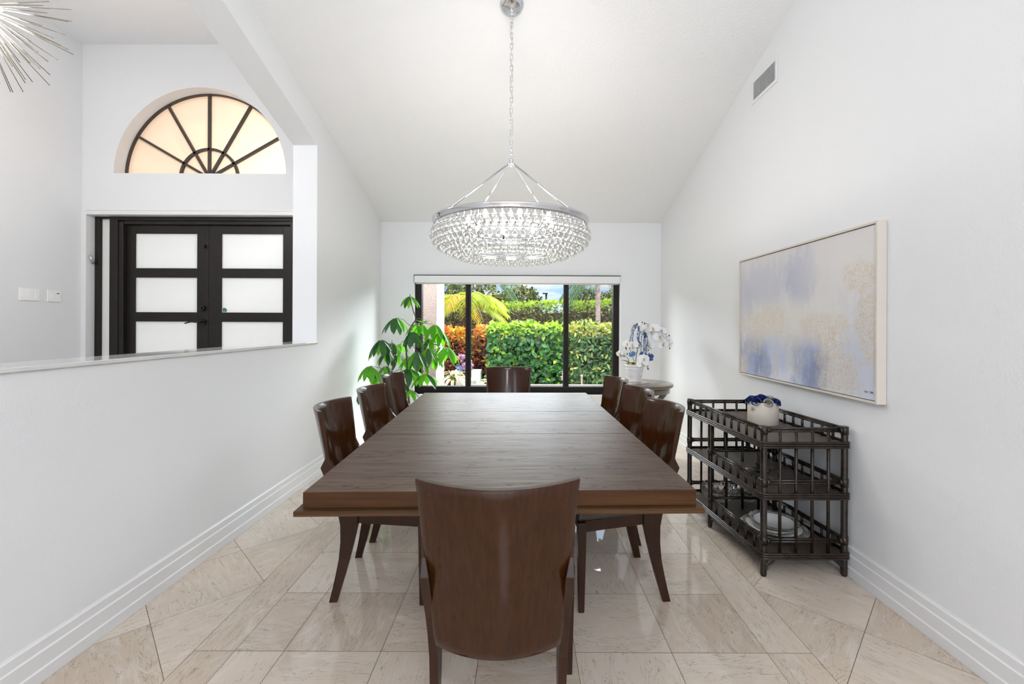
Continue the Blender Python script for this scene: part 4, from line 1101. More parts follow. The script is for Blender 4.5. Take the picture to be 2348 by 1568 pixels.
for px_, py_ in ((163, 22), (165, 49), (108, 30), (157, 50), (150, 80), (122, 87), (168, 125), (157, 114), (132, 137), (115, 172), (92, 158), (70, 145), (46, 143), (28, 152), (100, 60), (140, 104), (60, 100), (88, 120)):
    e_ = at(px_, py_, 2.85 + random.Random(px_).uniform(-0.28, 0.2)); dirs.append(e_ - SPC)
rg = random.Random(8)
while len(dirs) < 90:
    v = Vector((rg.gauss(0, 1), rg.gauss(0, 1), rg.gauss(0, 1)))
    v = v.normalized() * rg.choice((0.5, 0.62, 0.72))
    tip_ = SPC + v
    if PX + tip_.x / tip_.y * F > 120 and v.z < 0.45: continue
    dirs.append(v)
for k, v in enumerate(dirs):
    o = r0_
    if k: o = r0_.copy(); COL.objects.link(o); o.parent = sp
    o.rotation_euler = v.to_track_quat('Z', 'Y').to_euler(); o.scale = (1, 1, v.length)
bm = BM(); lathe(bm, [(0, 0), (0.012, 0.01), (0.018, 0.03), (0.014, 0.055), (0, 0.068)], 12); bb = obj('bulb', bm, m_bulb, sp)
for k in range(14):
    o = bb
    if k: o = bb.copy(); COL.objects.link(o); o.parent = sp
    v = Vector((rg.gauss(0, 1), rg.gauss(0, 1), rg.gauss(0, 0.8))).normalized()
    if k == 0: v = Vector((0.7, -0.6, -0.3)).normalized()
    if k == 1: v = Vector((0.9, -0.2, -0.1)).normalized()
    o.location = v * 0.11; o.rotation_euler = v.to_track_quat('Z', 'Y').to_euler()
lamp('pendant_light', 'POINT', SPC + Vector((0.0, 0, -0.2)), 56, (1, 0.97, 0.94), shadow_soft_size=0.25)

# ------------------------------------------------------------------ leaves
def leaf_mesh(bm, base, dirv, nrm, L, W, droop=0.0, fold=0.15, mi=0, n=5, tip=1.0):
    """one leaf blade from base along dirv; nrm is roughly its upper side"""
    d = dirv.normalized(); s = d.cross(nrm)
    if s.length < 1e-4: s = d.cross(Vector((0.3, 0.5, 0.8)))
    s.normalize(); u = s.cross(d).normalized()
    rows = []
    for i in range(n + 1):
        t = i / n
        wv = W * (math.sin(PI * min(1, t * 0.93 + 0.045)) ** 0.75) * (1.0 if t < 0.98 else 0.25) * 0.5
        c = base + d * (L * t) - u * (droop * L * t * t) 
        rows.append((bm.verts.new(c - s * wv + u * wv * fold * 2), bm.verts.new(c), bm.verts.new(c + s * wv + u * wv * fold * 2)))
    for a, b in zip(rows, rows[1:]):
        for k in (0, 1):
            f = bm.faces.new((a[k], a[k + 1], b[k + 1], b[k])); f.smooth = True; f.material_index = mi
def diamond(bm, c, d, u, L, W, mi=0):
    d = d.normalized(); s = d.cross(u)
    if s.length < 1e-4: s = d.cross(Vector((0.3, 0.5, 0.8)))
    s.normalize(); uu = s.cross(d)
    v = [bm.verts.new(c), bm.verts.new(c + d * L * 0.5 + s * W * 0.5 + uu * W * 0.12), bm.verts.new(c + d * L), bm.verts.new(c + d * L * 0.5 - s * W * 0.5 + uu * W * 0.12)]
    a = bm.faces.new((v[0], v[1], v[2])); b = bm.faces.new((v[0], v[2], v[3])); a.material_index = b.material_index = mi

# ------------------------------------------------------------------ big umbrella plant in the corner
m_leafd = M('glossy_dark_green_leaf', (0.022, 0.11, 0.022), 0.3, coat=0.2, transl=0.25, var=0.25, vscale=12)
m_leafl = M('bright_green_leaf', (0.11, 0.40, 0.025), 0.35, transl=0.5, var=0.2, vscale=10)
m_stem = M('brown_green_stem', (0.10, 0.085, 0.05), 0.6, var=0.3, vscale=20)
m_pet = M('pale_green_petiole', (0.16, 0.20, 0.08), 0.5)
PBS = Vector((-1.22, 4.93, 0))
ft = thing('umbrella_plant', 'tall leafy green umbrella plant in a pot in the corner left of the window', 'potted plant', PBS)
bm = BM(); lathe(bm, [(0, 0), (0.13, 0), (0.15, 0.02), (0.185, 0.30), (0.20, 0.31), (0.20, 0.345), (0.185, 0.345), (0.175, 0.30), (0, 0.29)], 36); obj('planter', bm, M('charcoal_ceramic', (0.03, 0.03, 0.032), 0.35), ft)
bm = BM(); lathe(bm, [(0, 0.315), (0.1, 0.31), (0.176, 0.298), (0, 0.29)], 24); obj('soil', bm, M('dark_soil', (0.03, 0.02, 0.014), 0.9, bump=(60, 0.8, 0.01)), ft)
def zp(zx, zy, Y): return at(800 + zx / 5.057, 650 + zy / 5.057, Y) - PBS
S1 = [Vector((0.0, 0, 0.30)), zp(690, 1300, 4.93), zp(672, 900, 4.95), zp(668, 690, 4.95), zp(722, 500, 4.95), zp(772, 415, 4.95), zp(742, 300, 4.96), zp(705, 160, 4.96)]
S2 = [Vector((-0.05, 0.02, 0.30)), zp(430, 1260, 4.8), zp(485, 1060, 4.78), zp(520, 930, 4.8), zp(540, 800, 4.82), zp(500, 690, 4.85)]
def smooth_path(p, k=4):
    out = []
    for i in range(len(p) - 1):
        a, b, c, d = p[max(0, i - 1)], p[i], p[i + 1], p[min(len(p) - 1, i + 2)]
        for q in range(k):
            t = q / k
            out.append(0.5 * ((2 * b) + (c - a) * t + (2 * a - 5 * b + 4 * c - d) * t * t + (3 * b - a - 3 * c + d) * t ** 3))
    return out + [p[-1]]
for S in (S1, S2):
    bm = BM(); P_ = smooth_path(S); n = len(P_)
    tube(bm, P_, [0.013 - 0.009 * i / n for i in range(n)], 8); obj('stem', bm, m_stem, ft)
# hub zoom-x, zoom-y, distance, attach (stem, index), number of leaflets, leaflet length, front half bright?
HUBS = [(712, 150, 4.96, 0, 7, 7, .165, 1, .9), (545, 402, 5.02, 0, 4, 7, .215, 0, 1.15), (870, 452, 4.98, 0, 5, 4, .11, 1, -.5), (1000, 480, 5.0, 0, 4, 8, .215, 1, 1.1), (742, 560, 4.78, 0, 4, 9, .215, 0, 1.3),
        (380, 655, 4.68, 1, 4, 8, .235, 0, 1.2), (500, 690, 4.88, 1, 5, 6, .16, 1, 1.1), (1068, 560, 5.05, 0, 3, 6, .21, 1, 1.4), (1135, 740, 4.92, 0, 3, 7, .225, 1, 1.1), (1075, 735, 4.9, 0, 3, 4, .14, 1, .7),
        (920, 755, 4.8, 0, 3, 8, .21, 0, 1.3), (240, 960, 4.58, 1, 2, 8, .19, 1, 1.15), (690, 985, 4.72, 0, 2, 7, .22, 0, 1.0), (888, 1050, 4.72, 0, 2, 8, .19, 1, .75), (345, 1085, 4.66, 1, 1, 6, .14, 1, .9),
        (790, 790, 4.70, 0, 3, 7, .215, 0, 1.4), (600, 700, 5.1, 0, 3, 6, .17, 1, 1.2), (640, 1010, 4.75, 1, 2, 6, .16, 0, .8), (720, 1240, 4.66, 0, 1, 7, .13, 0, .8), (190, 1230, 4.56, 1, 1, 4, .19, 0, 1.2), (850, 480, 5.12, 0, 4, 6, .19, 1, 1.2), (440, 800, 4.8, 1, 3, 6, .16, 0, 1.2), (700, 850, 5.0, 0, 2, 7, .17, 1, 1.2), (870, 930, 5.0, 0, 2, 5, .13, 1, 1.0),
        (940, 640, 5.1, 0, 3, 7, .18, 1, 1.2), (780, 470, 5.12, 0, 4, 6, .17, 1, 1.0), (560, 830, 4.95, 0, 2, 6, .16, 1, 1.2), (1010, 860, 5.05, 0, 3, 6, .17, 1, 1.2), (770, 1010, 5.05, 0, 2, 7, .18, 1, 1.1), (600, 1130, 4.9, 0, 1, 6, .15, 0, 1.1), (430, 960, 4.72, 1, 2, 5, .14, 0, 1.2), (300, 1180, 4.68, 1, 1, 5, .15, 1, 1.0)]
rp = random.Random(21)
rest = BM(); n_leaf = 0
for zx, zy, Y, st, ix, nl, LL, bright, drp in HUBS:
    h = zp(zx, zy, Y); a = (S1, S2)[st][ix]
    bm = BM(); mid = (a + h) / 2 + Vector((0, 0, 0.03)); tube(bm, [a, a * 0.65 + mid * 0.35, mid, h * 0.8 + mid * 0.2 + Vector((0, 0, 0.006)), h], [0.0042, 0.0038, 0.0035, 0.003, 0.0026], 6)
    pe = obj('petiole', bm, m_pet, ft)
    ph = rp.uniform(0, 6)
    for k in range(nl):
        an = ph + 2 * PI * k / nl + rp.uniform(-.15, .15)
        out = Vector((math.cos(an), math.sin(an), 0))
        dr = drp * rp.uniform(0.8, 1.15)
        d = (out + Vector((0, 0, -dr))).normalized()
        nn = (out * dr + Vector((0, 0, 1))).normalized()
        Lk = LL * rp.uniform(0.82, 1.08)
        n_leaf += 1; own = n_leaf <= 100
        bm = BM() if own else rest; b = h + out * 0.022 + Vector((0, 0, -0.004))
        tube(bm, [h, b + d * 0.008], 0.0016, 4, mi=1)
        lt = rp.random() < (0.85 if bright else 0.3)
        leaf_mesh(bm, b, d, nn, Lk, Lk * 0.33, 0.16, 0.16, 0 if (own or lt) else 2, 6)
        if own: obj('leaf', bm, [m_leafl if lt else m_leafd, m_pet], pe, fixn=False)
q = obj('leaves', rest, [m_leafl, m_pet, m_leafd], ft, fixn=False); q['kind'] = 'stuff'

# ------------------------------------------------------------------ round side table with the orchid pot
m_taupe = M('taupe_lacquer', (0.135, 0.10, 0.075), 0.25, coat=0.4, var=0.12, vscale=6)
m_gilt = M('gilt_edge', (0.42, 0.28, 0.13), 0.35, 0.5)
STC = Vector((1.225, 4.64, 0))
stt = thing('side_table', 'round taupe side table with gilt edges in the right corner by the window', 'side table', STC)
RT, HT = 0.345, 0.742
bm = BM(); lathe(bm, [(0, HT - 0.026), (RT - 0.02, HT - 0.026), (RT - 0.004, HT - 0.022), (RT, HT - 0.014), (RT - 0.003, HT - 0.004), (RT - 0.012, HT), (0, HT)], 72); obj('table_top', bm, m_taupe, stt)
bm = BM(); lathe(bm, [(RT - 0.03, HT - 0.03), (RT - 0.006, HT - 0.030), (RT - 0.001, HT - 0.022), (RT - 0.014, HT - 0.0255), (RT - 0.03, HT - 0.03)], 72); q = obj('edge_trim', bm, m_gilt, stt); q['label'] = 'gilt bead under the top'
bm = BM(); lathe(bm, [(0, HT - 0.09), (RT - 0.035, HT - 0.09), (RT - 0.033, HT - 0.028), (0, HT - 0.028)], 64); obj('apron', bm, m_taupe, stt)
for k in range(4):
    a = PI / 4 * 0.2 + PI / 2 * k; d = Vector((math.cos(a), math.sin(a), 0)); s = Vector((-d.y, d.x, 0)) * 0.019
    prof = [(0.295, 0.675, 0.045), (0.29, 0.63, 0.046), (0.255, 0.585, 0.05), (0.20, 0.53, 0.052), (0.15, 0.45, 0.05), (0.125, 0.36, 0.046), (0.135, 0.26, 0.042), (0.18, 0.14, 0.038), (0.24, 0.045, 0.034), (0.275, 0.0, 0.03)]
    bm = BM(); loft(bm, [[d * (r - w_ / 2) - s + Vector((0, 0, z)), d * (r + w_ / 2) - s + Vector((0, 0, z)), d * (r + w_ / 2) + s + Vector((0, 0, z)), d * (r - w_ / 2) + s + Vector((0, 0, z))] for r, z, w_ in prof])
    lg = obj('leg', bm, m_taupe, stt, bevel=0.002)
    bm = BM()
    for sg in (-1, 1): tube(bm, [d * (r + w_ / 2) + s * sg + Vector((0, 0, z)) for r, z, w_ in prof], 0.0028, 5)
    g_ = obj('gilt_line', bm, m_gilt, lg)
    bm = BM(); c = d * 0.298 + Vector((0, 0, HT - 0.07)); hexa(bm, [c + d * i + s * j * 1.25 + Vector((0, 0, kk)) for kk in (-0.028, 0.042) for i, j in ((-0.03, -1), (0.018, -1), (0.018, 1), (-0.03, 1))]); obj('leg_block', bm, m_taupe, lg, bevel=0.002)
bm = BM(); lathe(bm, [(0, 0.30), (0.12, 0.30), (0.125, 0.31), (0.12, 0.32), (0, 0.32)], 32); obj('lower_shelf', bm, m_taupe, stt)
TRY = Vector((1.155, 4.60, HT + 0.0003))
t = thing('coaster_tile', 'thin square pale stone tile under the orchid pot on the side table', 'tile', TRY, R(28))
bm = BM(); box(bm, (-0.115, -0.115, 0), (0.115, 0.115, 0.007)); obj('tile_slab', bm, M('pale_beige_stone', (0.52, 0.46, 0.40), 0.3, var=0.1), t, bevel=0.0015)
OP = Vector((1.167, 4.60, HT + 0.0078))
op = thing('orchid_pot', 'white ribbed pot with white orchids and blue trailing flowers on the side table', 'potted orchid', OP)
m_cer = M('white_glazed_ceramic', (0.80, 0.80, 0.80), 0.2, coat=0.4)
prof = [(0, 0), (0.066, 0), (0.070, 0.003)]
for k in range(9):
    z = 0.022 + k * 0.0145; r = 0.070 + 0.026 * (z / 0.17)
    prof += [(r, z - 0.004), (r + 0.0022, z), (r + 0.0005, z + 0.006), (r - 0.0008, z + 0.009)]
prof += [(0.097, 0.165), (0.100, 0.170), (0.100, 0.184), (0.096, 0.186), (0.091, 0.18), (0.089, 0.155), (0, 0.15)]
bm = BM(); lathe(bm, prof, 44); obj('flower_pot', bm, m_cer, op)
bm = BM(); rm = random.Random(5)
for k in range(60):
    a, r = rm.uniform(0, 2 * PI), 0.085 * math.sqrt(rm.random()); ball(bm, (r * math.cos(a), r * math.sin(a), 0.172 + rm.uniform(0, 0.018)), rm.uniform(0.008, 0.014), 6, 4)
q = obj('moss', bm, M('golden_moss', (0.45, 0.33, 0.05), 0.9, var=0.5, vscale=60), op); q['label'] = 'golden moss'
def op_at(zx, zy, dy=0.0): return at(1410 + zx / 7.84, 720 + zy / 7.84, OP.y + dy) - OP
m_petal = M('white_orchid_petal', (0.90, 0.90, 0.91), 0.45)
m_lip = M('yellow_green_lip', (0.55, 0.47, 0.20), 0.5)
def orchid():
    bm = BM()
    for k, (an, L, W) in enumerate(((90, .034, .026), (210, .032, .024), (330, .032, .024), (10, .040, .046), (170, .040, .046))):
        a = R(an); d = Vector((math.cos(a), 0.18, math.sin(a)))
        leaf_mesh(bm, Vector((0, -0.002 * (k > 2), 0)), d, Vector((0, -1, 0)), L, W, 0.18, 0.1, 0, 5)
    for k in range(5):
        a = R(250 + 10 * k); 
    tube(bm, [(0, -0.003, 0.002), (0, -0.012, -0.004), (0, -0.016, -0.012)], [0.0045, 0.006, 0.002], 6, mi=1)
    return bm
ob0 = obj('orchid_bloom', orchid(), [m_petal, m_lip], op, fixn=False)
blooms = [(525, 280, -.02, 1.15), (470, 300, .02, 1.0), (580, 215, .0, 1.1), (500, 200, .03, .9), (690, 260, -.03, 1.25), (660, 340, .0, 1.1), (640, 250, .04, 1.0), (760, 290, .02, .9), (790, 405, -.04, 1.2), (730, 400, .0, 1.0), (840, 300, .02, 1.05), (900, 350, .03, .9), (930, 400, .0, .9), (880, 520, -.02, .9), (850, 560, .0, .8), (960, 480, .0, .8), (1000, 510, .02, .7), (980, 570, .0, .55),
          (220, 530, -.02, .95), (315, 545, -.04, 1.15), (330, 600, .0, .9), (420, 560, .02, .9), (620, 560, .0, 1.0), (655, 540, .02, .9), (600, 520, .04, .8), (640, 600, .0, .7), (90, 710, -.02, .75), (140, 740, .0, .8), (180, 740, .02, .7), (110, 760, .0, .6), (520, 805, -.10, 1.1), (480, 890, -.115, 1.0), (520, 910, -.11, .8)]
for k, (zx, zy, dy, s) in enumerate(blooms):
    o = ob0
    if k: o = ob0.copy(); COL.objects.link(o); o.parent = op
    o.location = op_at(zx, zy, dy); s *= 1.45; o.scale = (s, s, s); o.rotation_euler = (rm.uniform(-.5, .3), rm.uniform(-.5, .5), rm.uniform(-.7, .5))
m_gst = M('dark_orchid_stem', (0.06, 0.07, 0.03), 0.5)
for pts in ([(370, 860, 0), (400, 640, 0), (430, 400, 0), (480, 230, 0), (560, 170, 0), (680, 230, 0), (800, 350, 0), (900, 430, 0), (985, 560, 0), (985, 610, 0)], [(350, 860, -.02), (290, 690, -.02), (255, 600, -.02), (210, 560, -.02)], [(250, 850, -.03), (235, 800, -.03), (180, 760, -.03), (90, 740, -.03)], [(430, 860, .02), (520, 640, .02), (600, 530, .02), (670, 540, .02)]):
    bm = BM(); P_ = smooth_path([op_at(*q) for q in pts], 4); tube(bm, P_, [0.0032 - 0.0018 * i / len(P_) for i in range(len(P_))], 6); obj('flower_stem', bm, m_gst, op)
bm = BM()
for zx, zy in ((985, 618), (975, 385), (195, 605), (265, 605), (205, 625), (265, 705), (222, 715), (600, 650), (490, 150), (535, 165)): ball(bm, op_at(zx, zy, -0.01), 0.007, 8, 6, 1.3)
q = obj('flower_buds', bm, m_gst, op); q['kind'] = 'stuff'
bm = BM(); 
for a, L in ((0.4, .16), (2.6, .15), (4.2, .12), (5.5, .13)): leaf_mesh(bm, Vector((0.03 * math.cos(a), 0.03 * math.sin(a), 0.18)), Vector((math.cos(a) * 0.6, math.sin(a) * 0.6, 0.5)), Vector((0, 0, 1)), L * 0.8, 0.04, 0.4, 0.2)
obj('foliage', bm, m_leafd, op, fixn=False)
m_blu = M('dusty_blue_petals', (0.10, 0.20, 0.42), 0.6, var=0.4, vscale=50)
m_blu2 = M('light_blue_petals', (0.22, 0.42, 0.68), 0.6, var=0.3, vscale=50)
m_olive = M('olive_leaf', (0.12, 0.14, 0.04), 0.5)
for pts in ([(400, 180), (330, 230), (300, 330), (270, 490)], [(400, 190), (345, 270), (325, 360), (312, 470)], [(430, 230), (415, 330), (405, 440), (440, 520)], [(420, 230), (445, 340), (430, 460), (460, 540)], [(540, 340), (490, 380), (475, 560), (470, 740)], [(545, 345), (520, 450), (515, 600), (520, 740)], [(550, 350), (545, 480), (540, 620), (545, 760)], [(560, 360), (590, 470), (570, 600), (560, 720)], [(545, 720), (560, 840), (580, 930), (600, 1000)], [(470, 700), (490, 820), (530, 870), (570, 885)]):
    bm = BM(); P_ = smooth_path([op_at(a, b, -0.03) for a, b in pts], 9)
    tube(bm, P_, 0.0016, 4)
    for i, p in enumerate(P_):
        for k in range(3):
            v = Vector((rm.gauss(0, 1), rm.gauss(0, 1), rm.gauss(0, 0.6))).normalized(); diamond(bm, p, v, Vector((0, 0, 1)), 0.017, 0.012)
    obj('trailing_strand', bm, m_blu, op, fixn=False)
for zx, zy, s, mt in ((640, 790, 1.2, m_blu), (600, 740, 0.9, m_blu), (330, 710, 1.1, m_blu2), (660, 750, 0.8, m_blu), (290, 740, 0.8, m_blu2), (480, 720, .9, m_blu)):
    bm = BM(); c = op_at(zx, zy, -0.06)
    for k in range(26):
        v = Vector((rm.gauss(0, 1), rm.gauss(0, 1), rm.gauss(0, 1))).normalized(); leaf_mesh(bm, c + v * 0.006, (v + Vector((rm.gauss(0, .4), rm.gauss(0, .4), rm.gauss(0, .4)))), v.orthogonal(), 0.024 * s, 0.020 * s, 0.3, 0.2, 0, 3)
    obj('blue_blossom', bm, mt, op, fixn=False)
for zx, zy in ((370, 215), (535, 370), (530, 430)):
    bm = BM(); c = op_at(zx, zy, -0.02)
    for k in range(6):
        v = Vector((rm.gauss(0, 1), rm.gauss(0, 1), rm.gauss(0, 1))).normalized(); leaf_mesh(bm, c, v, Vector((0, 0, 1)), 0.04, 0.013, 0.2, 0.2, 0, 3)
    obj('leaf_cluster', bm, m_olive, op, fixn=False)
bm = BM(); tube(bm, [op_at(370, 860, -.03), op_at(410, 610, -.03)], 0.0022, 6); tube(bm, [op_at(378, 608, -.03), op_at(440, 608, -.03)], 0.003, 6); obj('support_stake', bm, m_bronze, op)
# ------------------------------------------------------------------ garden
GK = 1.0
def gmat(name, c, rough=0.55, tr=0.25, var=0.35, sc=3.0): return M(name, tuple(v * GK for v in c), rough, transl=tr, var=var, vscale=sc)
x = NT('garden_ground'); n_ = x.noise(x.coord('Object'), 3.0, 5)
x.base(x.ramp(n_, [(0.35, (0.10, 0.075, 0.05)), (0.65, (0.26, 0.22, 0.17))])); x.p.inputs['Roughness'].default_value = 0.95
bm = BM(); box(bm, (-25, YB + 0.22, -0.2), (25, 70, -0.05)); struct(obj('ground', bm, x.m), 'brown mulch ground of the garden outside the window', 'ground')
g1_, g2_, g3_ = gmat('hedge_green_dark', (0.022, 0.085, 0.020)), gmat('hedge_green', (0.060, 0.19, 0.035)), gmat('hedge_green_sunlit', (0.30, 0.46, 0.045), tr=0.4)
m_core = M('inner_shade', (0.014, 0.022, 0.008), 0.95)  # near-black core colour paints the shade inside the foliage
m_twig = M('hedge_twig', (0.09, 0.06, 0.04), 0.8)
def rv(r): return Vector((r.gauss(0, 1), r.gauss(0, 1), r.gauss(0, 1))).normalized()
def shrub(name, label, cat, x0, x1, y0, y1, z0, z1, n, L, W, mats, pick, seed, core=None, near=True, group=None, wob=0.08):
    r = random.Random(seed)
    t = thing(name, label, cat, ((x0 + x1) / 2, (y0 + y1) / 2, -0.05), group=group)
    o = Vector(t.location)
    if True:
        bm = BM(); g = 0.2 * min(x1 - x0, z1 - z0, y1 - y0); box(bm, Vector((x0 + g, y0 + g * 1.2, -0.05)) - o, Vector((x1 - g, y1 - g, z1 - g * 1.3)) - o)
        obj('foliage_core', bm, core or m_core, t)
    bm = BM(); ar = [(x1 - x0) * (z1 - z0), 0.8 * (x1 - x0) * (y1 - y0), (y1 - y0) * (z1 - z0), (y1 - y0) * (z1 - z0)]
    tot = sum(ar)
    for k in range(n):
        q = r.random() * tot
        dp = abs(r.gauss(0, wob))
        u, v = r.random(), r.random()
        wv_ = 0.05 * math.sin(u * 9 + seed) + 0.04 * math.sin(u * 23 + seed * 2)
        if q < ar[0]: p = Vector((x0 + (x1 - x0) * u, y0 + dp, z0 + (z1 - z0) * v)); nn = Vector((0, -1, 0.35))
        elif q < ar[0] + ar[1]: p = Vector((x0 + (x1 - x0) * u, y0 + (y1 - y0) * v, z1 + wv_ * (z1 - z0) * 0.5 - dp * 0.6)); nn = Vector((0, -0.2, 1))
        elif q < ar[0] + ar[1] + ar[2]: p = Vector((x0 + dp, y0 + (y1 - y0) * u, z0 + (z1 - z0) * v)); nn = Vector((-1, 0, 0.35))
        else: p = Vector((x1 - dp, y0 + (y1 - y0) * u, z0 + (z1 - z0) * v)); nn = Vector((1, 0, 0.35))
        nn = (nn + rv(r) * 0.65).normalized()
        d = (nn.cross(rv(r)) + nn * 0.45 + Vector((0, 0, -0.1))).normalized()
        s = r.uniform(0.7, 1.2); mi = pick(r, (p.z - z0) / (z1 - z0))
        if near: leaf_mesh(bm, p - o, d, nn, L * s, W * s, 0.12, 0.14, mi, 3)
        else: diamond(bm, p - o, d, nn, L * s, W * s, mi)
    obj('foliage', bm, mats, t, fixn=False)
    bm = BM()
    for k in range(max(2, int((x1 - x0) * 3))):
        xx = r.uniform(x0 + 0.1, x1 - 0.1); tube(bm, [Vector((xx, (y0 + y1) / 2, -0.05)) - o, Vector((xx + r.uniform(-.1, .1), (y0 + y1) / 2, z1 * 0.7)) - o], 0.012, 5)
    obj('stems', bm, m_twig, t)
    return t
def sunlit_topmix(a, b, thr, hi=(0.75, 0.15, 0.10), lo=(0.06, 0.42, 0.52)):  # sunlight painted into leaf colour: brighter at the top, darker below
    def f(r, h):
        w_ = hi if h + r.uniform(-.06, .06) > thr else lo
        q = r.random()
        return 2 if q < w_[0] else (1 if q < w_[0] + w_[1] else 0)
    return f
shrub('clusia_hedge', 'clipped dark green hedge with sunlit yellow green top in the middle window pane', 'hedge', -0.56, 0.66, 7.6, 8.9, 0.0, 1.33, 4600, 0.105, 0.055, [g1_, g2_, g3_], sunlit_topmix(0, 0, 0.88), 3)
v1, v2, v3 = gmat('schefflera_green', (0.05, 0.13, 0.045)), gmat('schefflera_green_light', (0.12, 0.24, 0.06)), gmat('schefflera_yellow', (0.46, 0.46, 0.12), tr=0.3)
shrub('variegated_shrub', 'yellow flecked shrub behind the screened right window pane', 'shrub', 0.87, 1.80, 7.55, 8.8, 0.0, 1.34, 4200, 0.10, 0.038, [v1, v2, v3], sunlit_topmix(0, 0, 0.86, lo=(0.16, 0.34, 0.5)), 5)
f1_, f2_, f3_ = gmat('far_hedge_olive', (0.10, 0.12, 0.04)), gmat('far_hedge_brown', (0.17, 0.10, 0.06), tr=0.1), gmat('far_hedge_sunlit', (0.36, 0.50, 0.06), tr=0.4)
shrub('tall_hedge', 'tall brownish far hedge with sunlit lime green top across the back of the garden', 'hedge', -4.2, 5.2, 14.0, 15.4, 0.0, 2.08, 15000, 0.105, 0.065, [f1_, f2_, f3_], sunlit_topmix(0, 0, 0.86, hi=(0.85, 0.05, 0.10), lo=(0.07, 0.50, 0.43)), 7, core=M('brown_twig_mass', (0.11, 0.07, 0.04), 0.95, var=0.6, vscale=14), near=False)
c1_, c2_, c3_ = gmat('croton_dark_red', (0.13, 0.03, 0.03), tr=0.1), gmat('croton_orange', (0.60, 0.15, 0.03), tr=0.25), gmat('croton_yellow', (0.62, 0.42, 0.04), tr=0.3)
for k, (xa, xb, ya, zt, lb) in enumerate(((-1.95, -1.24, 9.3, 1.24, 'red and yellow croton bush left of the black mullion, beside the white column'), (-0.98, -0.46, 9.3, 1.26, 'red croton bush right of the first mullion, touching the clipped hedge'))):
    shrub('croton_bush', lb, 'shrub', xa, xb, ya, ya + 0.8, 0.05, zt, 2400, 0.10, 0.042, [c1_, c2_, c3_], lambda r, h: (2 if r.random() < 0.45 else 1) if h > 0.80 + r.uniform(-.12, .05) else (0 if r.random() < 0.66 else (1 if r.random() < .7 else 2)), 11 + k, group='croton bushes')
# palms
m_trunk = M('palm_trunk_bark', (0.26, 0.20, 0.16), 0.85, var=0.4, vscale=9)
def frond(bm, base, d, L, droop, nl, ll, lw, r, mi=0, hang=0.35):
    d = d.normalized(); s = d.cross(Vector((0, 0, 1)))
    s = s.normalized() if s.length > 1e-3 else Vector((1, 0, 0))
    pts = [base + d * (L * t) - Vector((0, 0, droop * L * t * t)) for t in [i / 10 for i in range(11)]]
    tube(bm, pts, [0.014 * L * (1 - 0.8 * i / 10) for i in range(11)], 4, mi=1)
    for k in range(nl):
        t = 0.18 + 0.82 * k / nl; i = min(9, int(t * 10)); p = pts[i].lerp(pts[i + 1], t * 10 - i); tg = (pts[i + 1] - pts[i]).normalized()
        for sg in (-1, 1):
            q = (s * sg + tg * 0.75 + Vector((0, 0, -hang + r.uniform(-.12, .12)))).normalized()
            l_ = ll * (0.55 + 0.45 * math.sin(PI * min(1, t * 0.9 + 0.1))) * r.uniform(0.85, 1.1)
            sd = q.cross(Vector((0, 0, 1))); sd = sd.normalized() * lw * 0.5 if sd.length > 1e-3 else tg * lw * .5
            mid = p + q * l_ * 0.55; tip = p + q * l_ - Vector((0, 0, l_ * 0.22))
            va = [bm.verts.new(v) for v in (p, mid - sd, tip, mid + sd)]
            f = bm.faces.new(va); f.material_index = mi
def palm(name, label, base, top, rad, fronds, mats, nl, ll, lw, seed, curve=0.0, hang=0.35, boots=False):
    r = random.Random(seed)
    t = thing(name, label, 'palm tree', base); b = Vector(base); tp = Vector(top) - b
    bm = BM(); P_ = [tp * k / 14 + Vector((curve * math.sin(PI * k / 14), 0, 0)) for k in range(15)]
    tube(bm, P_, [rad * (1.25 - 0.3 * k / 14) * (1 + 0.06 * (k % 2)) for k in range(15)], 10)
    if boots:
        for k in range(60):
            h = 0.35 + 0.65 * k / 60; p = tp * h + Vector((curve * math.sin(PI * h), 0, 0)); a = k * 2.4
            diamond(bm, p + Vector((math.cos(a), math.sin(a), 0)) * rad * 0.8, Vector((math.cos(a), math.sin(a), 0.9)), Vector((0, 0, 1)), 0.16, 0.08)
    obj('trunk', bm, mats[2] if len(mats) > 2 else m_trunk, t)
    for (az, el, L, dr) in fronds:
        bm = BM(); d = Vector((math.cos(R(az)) * math.cos(R(el)), math.sin(R(az)) * math.cos(R(el)), math.sin(R(el))))
        frond(bm, tp, d, L, dr, nl, ll, lw, r, 0, hang); obj('frond', bm, [mats[0] if r.random() < 0.72 else mats[-1] if len(mats) > 3 else mats[0], mats[1]], t, fixn=False)
    return t
a1, a2, a4 = gmat('areca_yellow_green', (0.42, 0.52, 0.05), tr=0.45, sc=2), M('areca_rib', (0.50, 0.42, 0.08), 0.5), gmat('areca_golden', (0.66, 0.42, 0.03), tr=0.4)
m_brn = M('brown_fibre_trunk', (0.15, 0.075, 0.05), 0.9, var=0.5, vscale=12)
Yp = 11.5
pb, ptp = at(1040, 790, Yp), at(1068, 692, Yp)
palm('yellow_palm', 'leaning palm with yellow green arching fronds behind the croton bushes', (pb.x, Yp, -0.05), tuple(ptp), 0.11, [(200, 40, 1.25, .75), (165, 30, 1.15, .8), (240, 45, 1.2, .85), (280, 40, 1.3, .9), (320, 45, 1.25, .75), (350, 38, 1.35, .72), (15, 30, 1.3, .75), (45, 50, 1.2, .8), (300, 20, 1.15, .8), (340, 12, 1.15, .65), (90, 60, 1.1, .7), (220, 10, 1.0, .7), (180, 5, .95, .75), (130, 45, 1.1, .8), (0, 62, 1.2, .9)], [a1, a2, m_brn, a4], 26, 0.42, 0.034, 4, 0.10, boots=True)
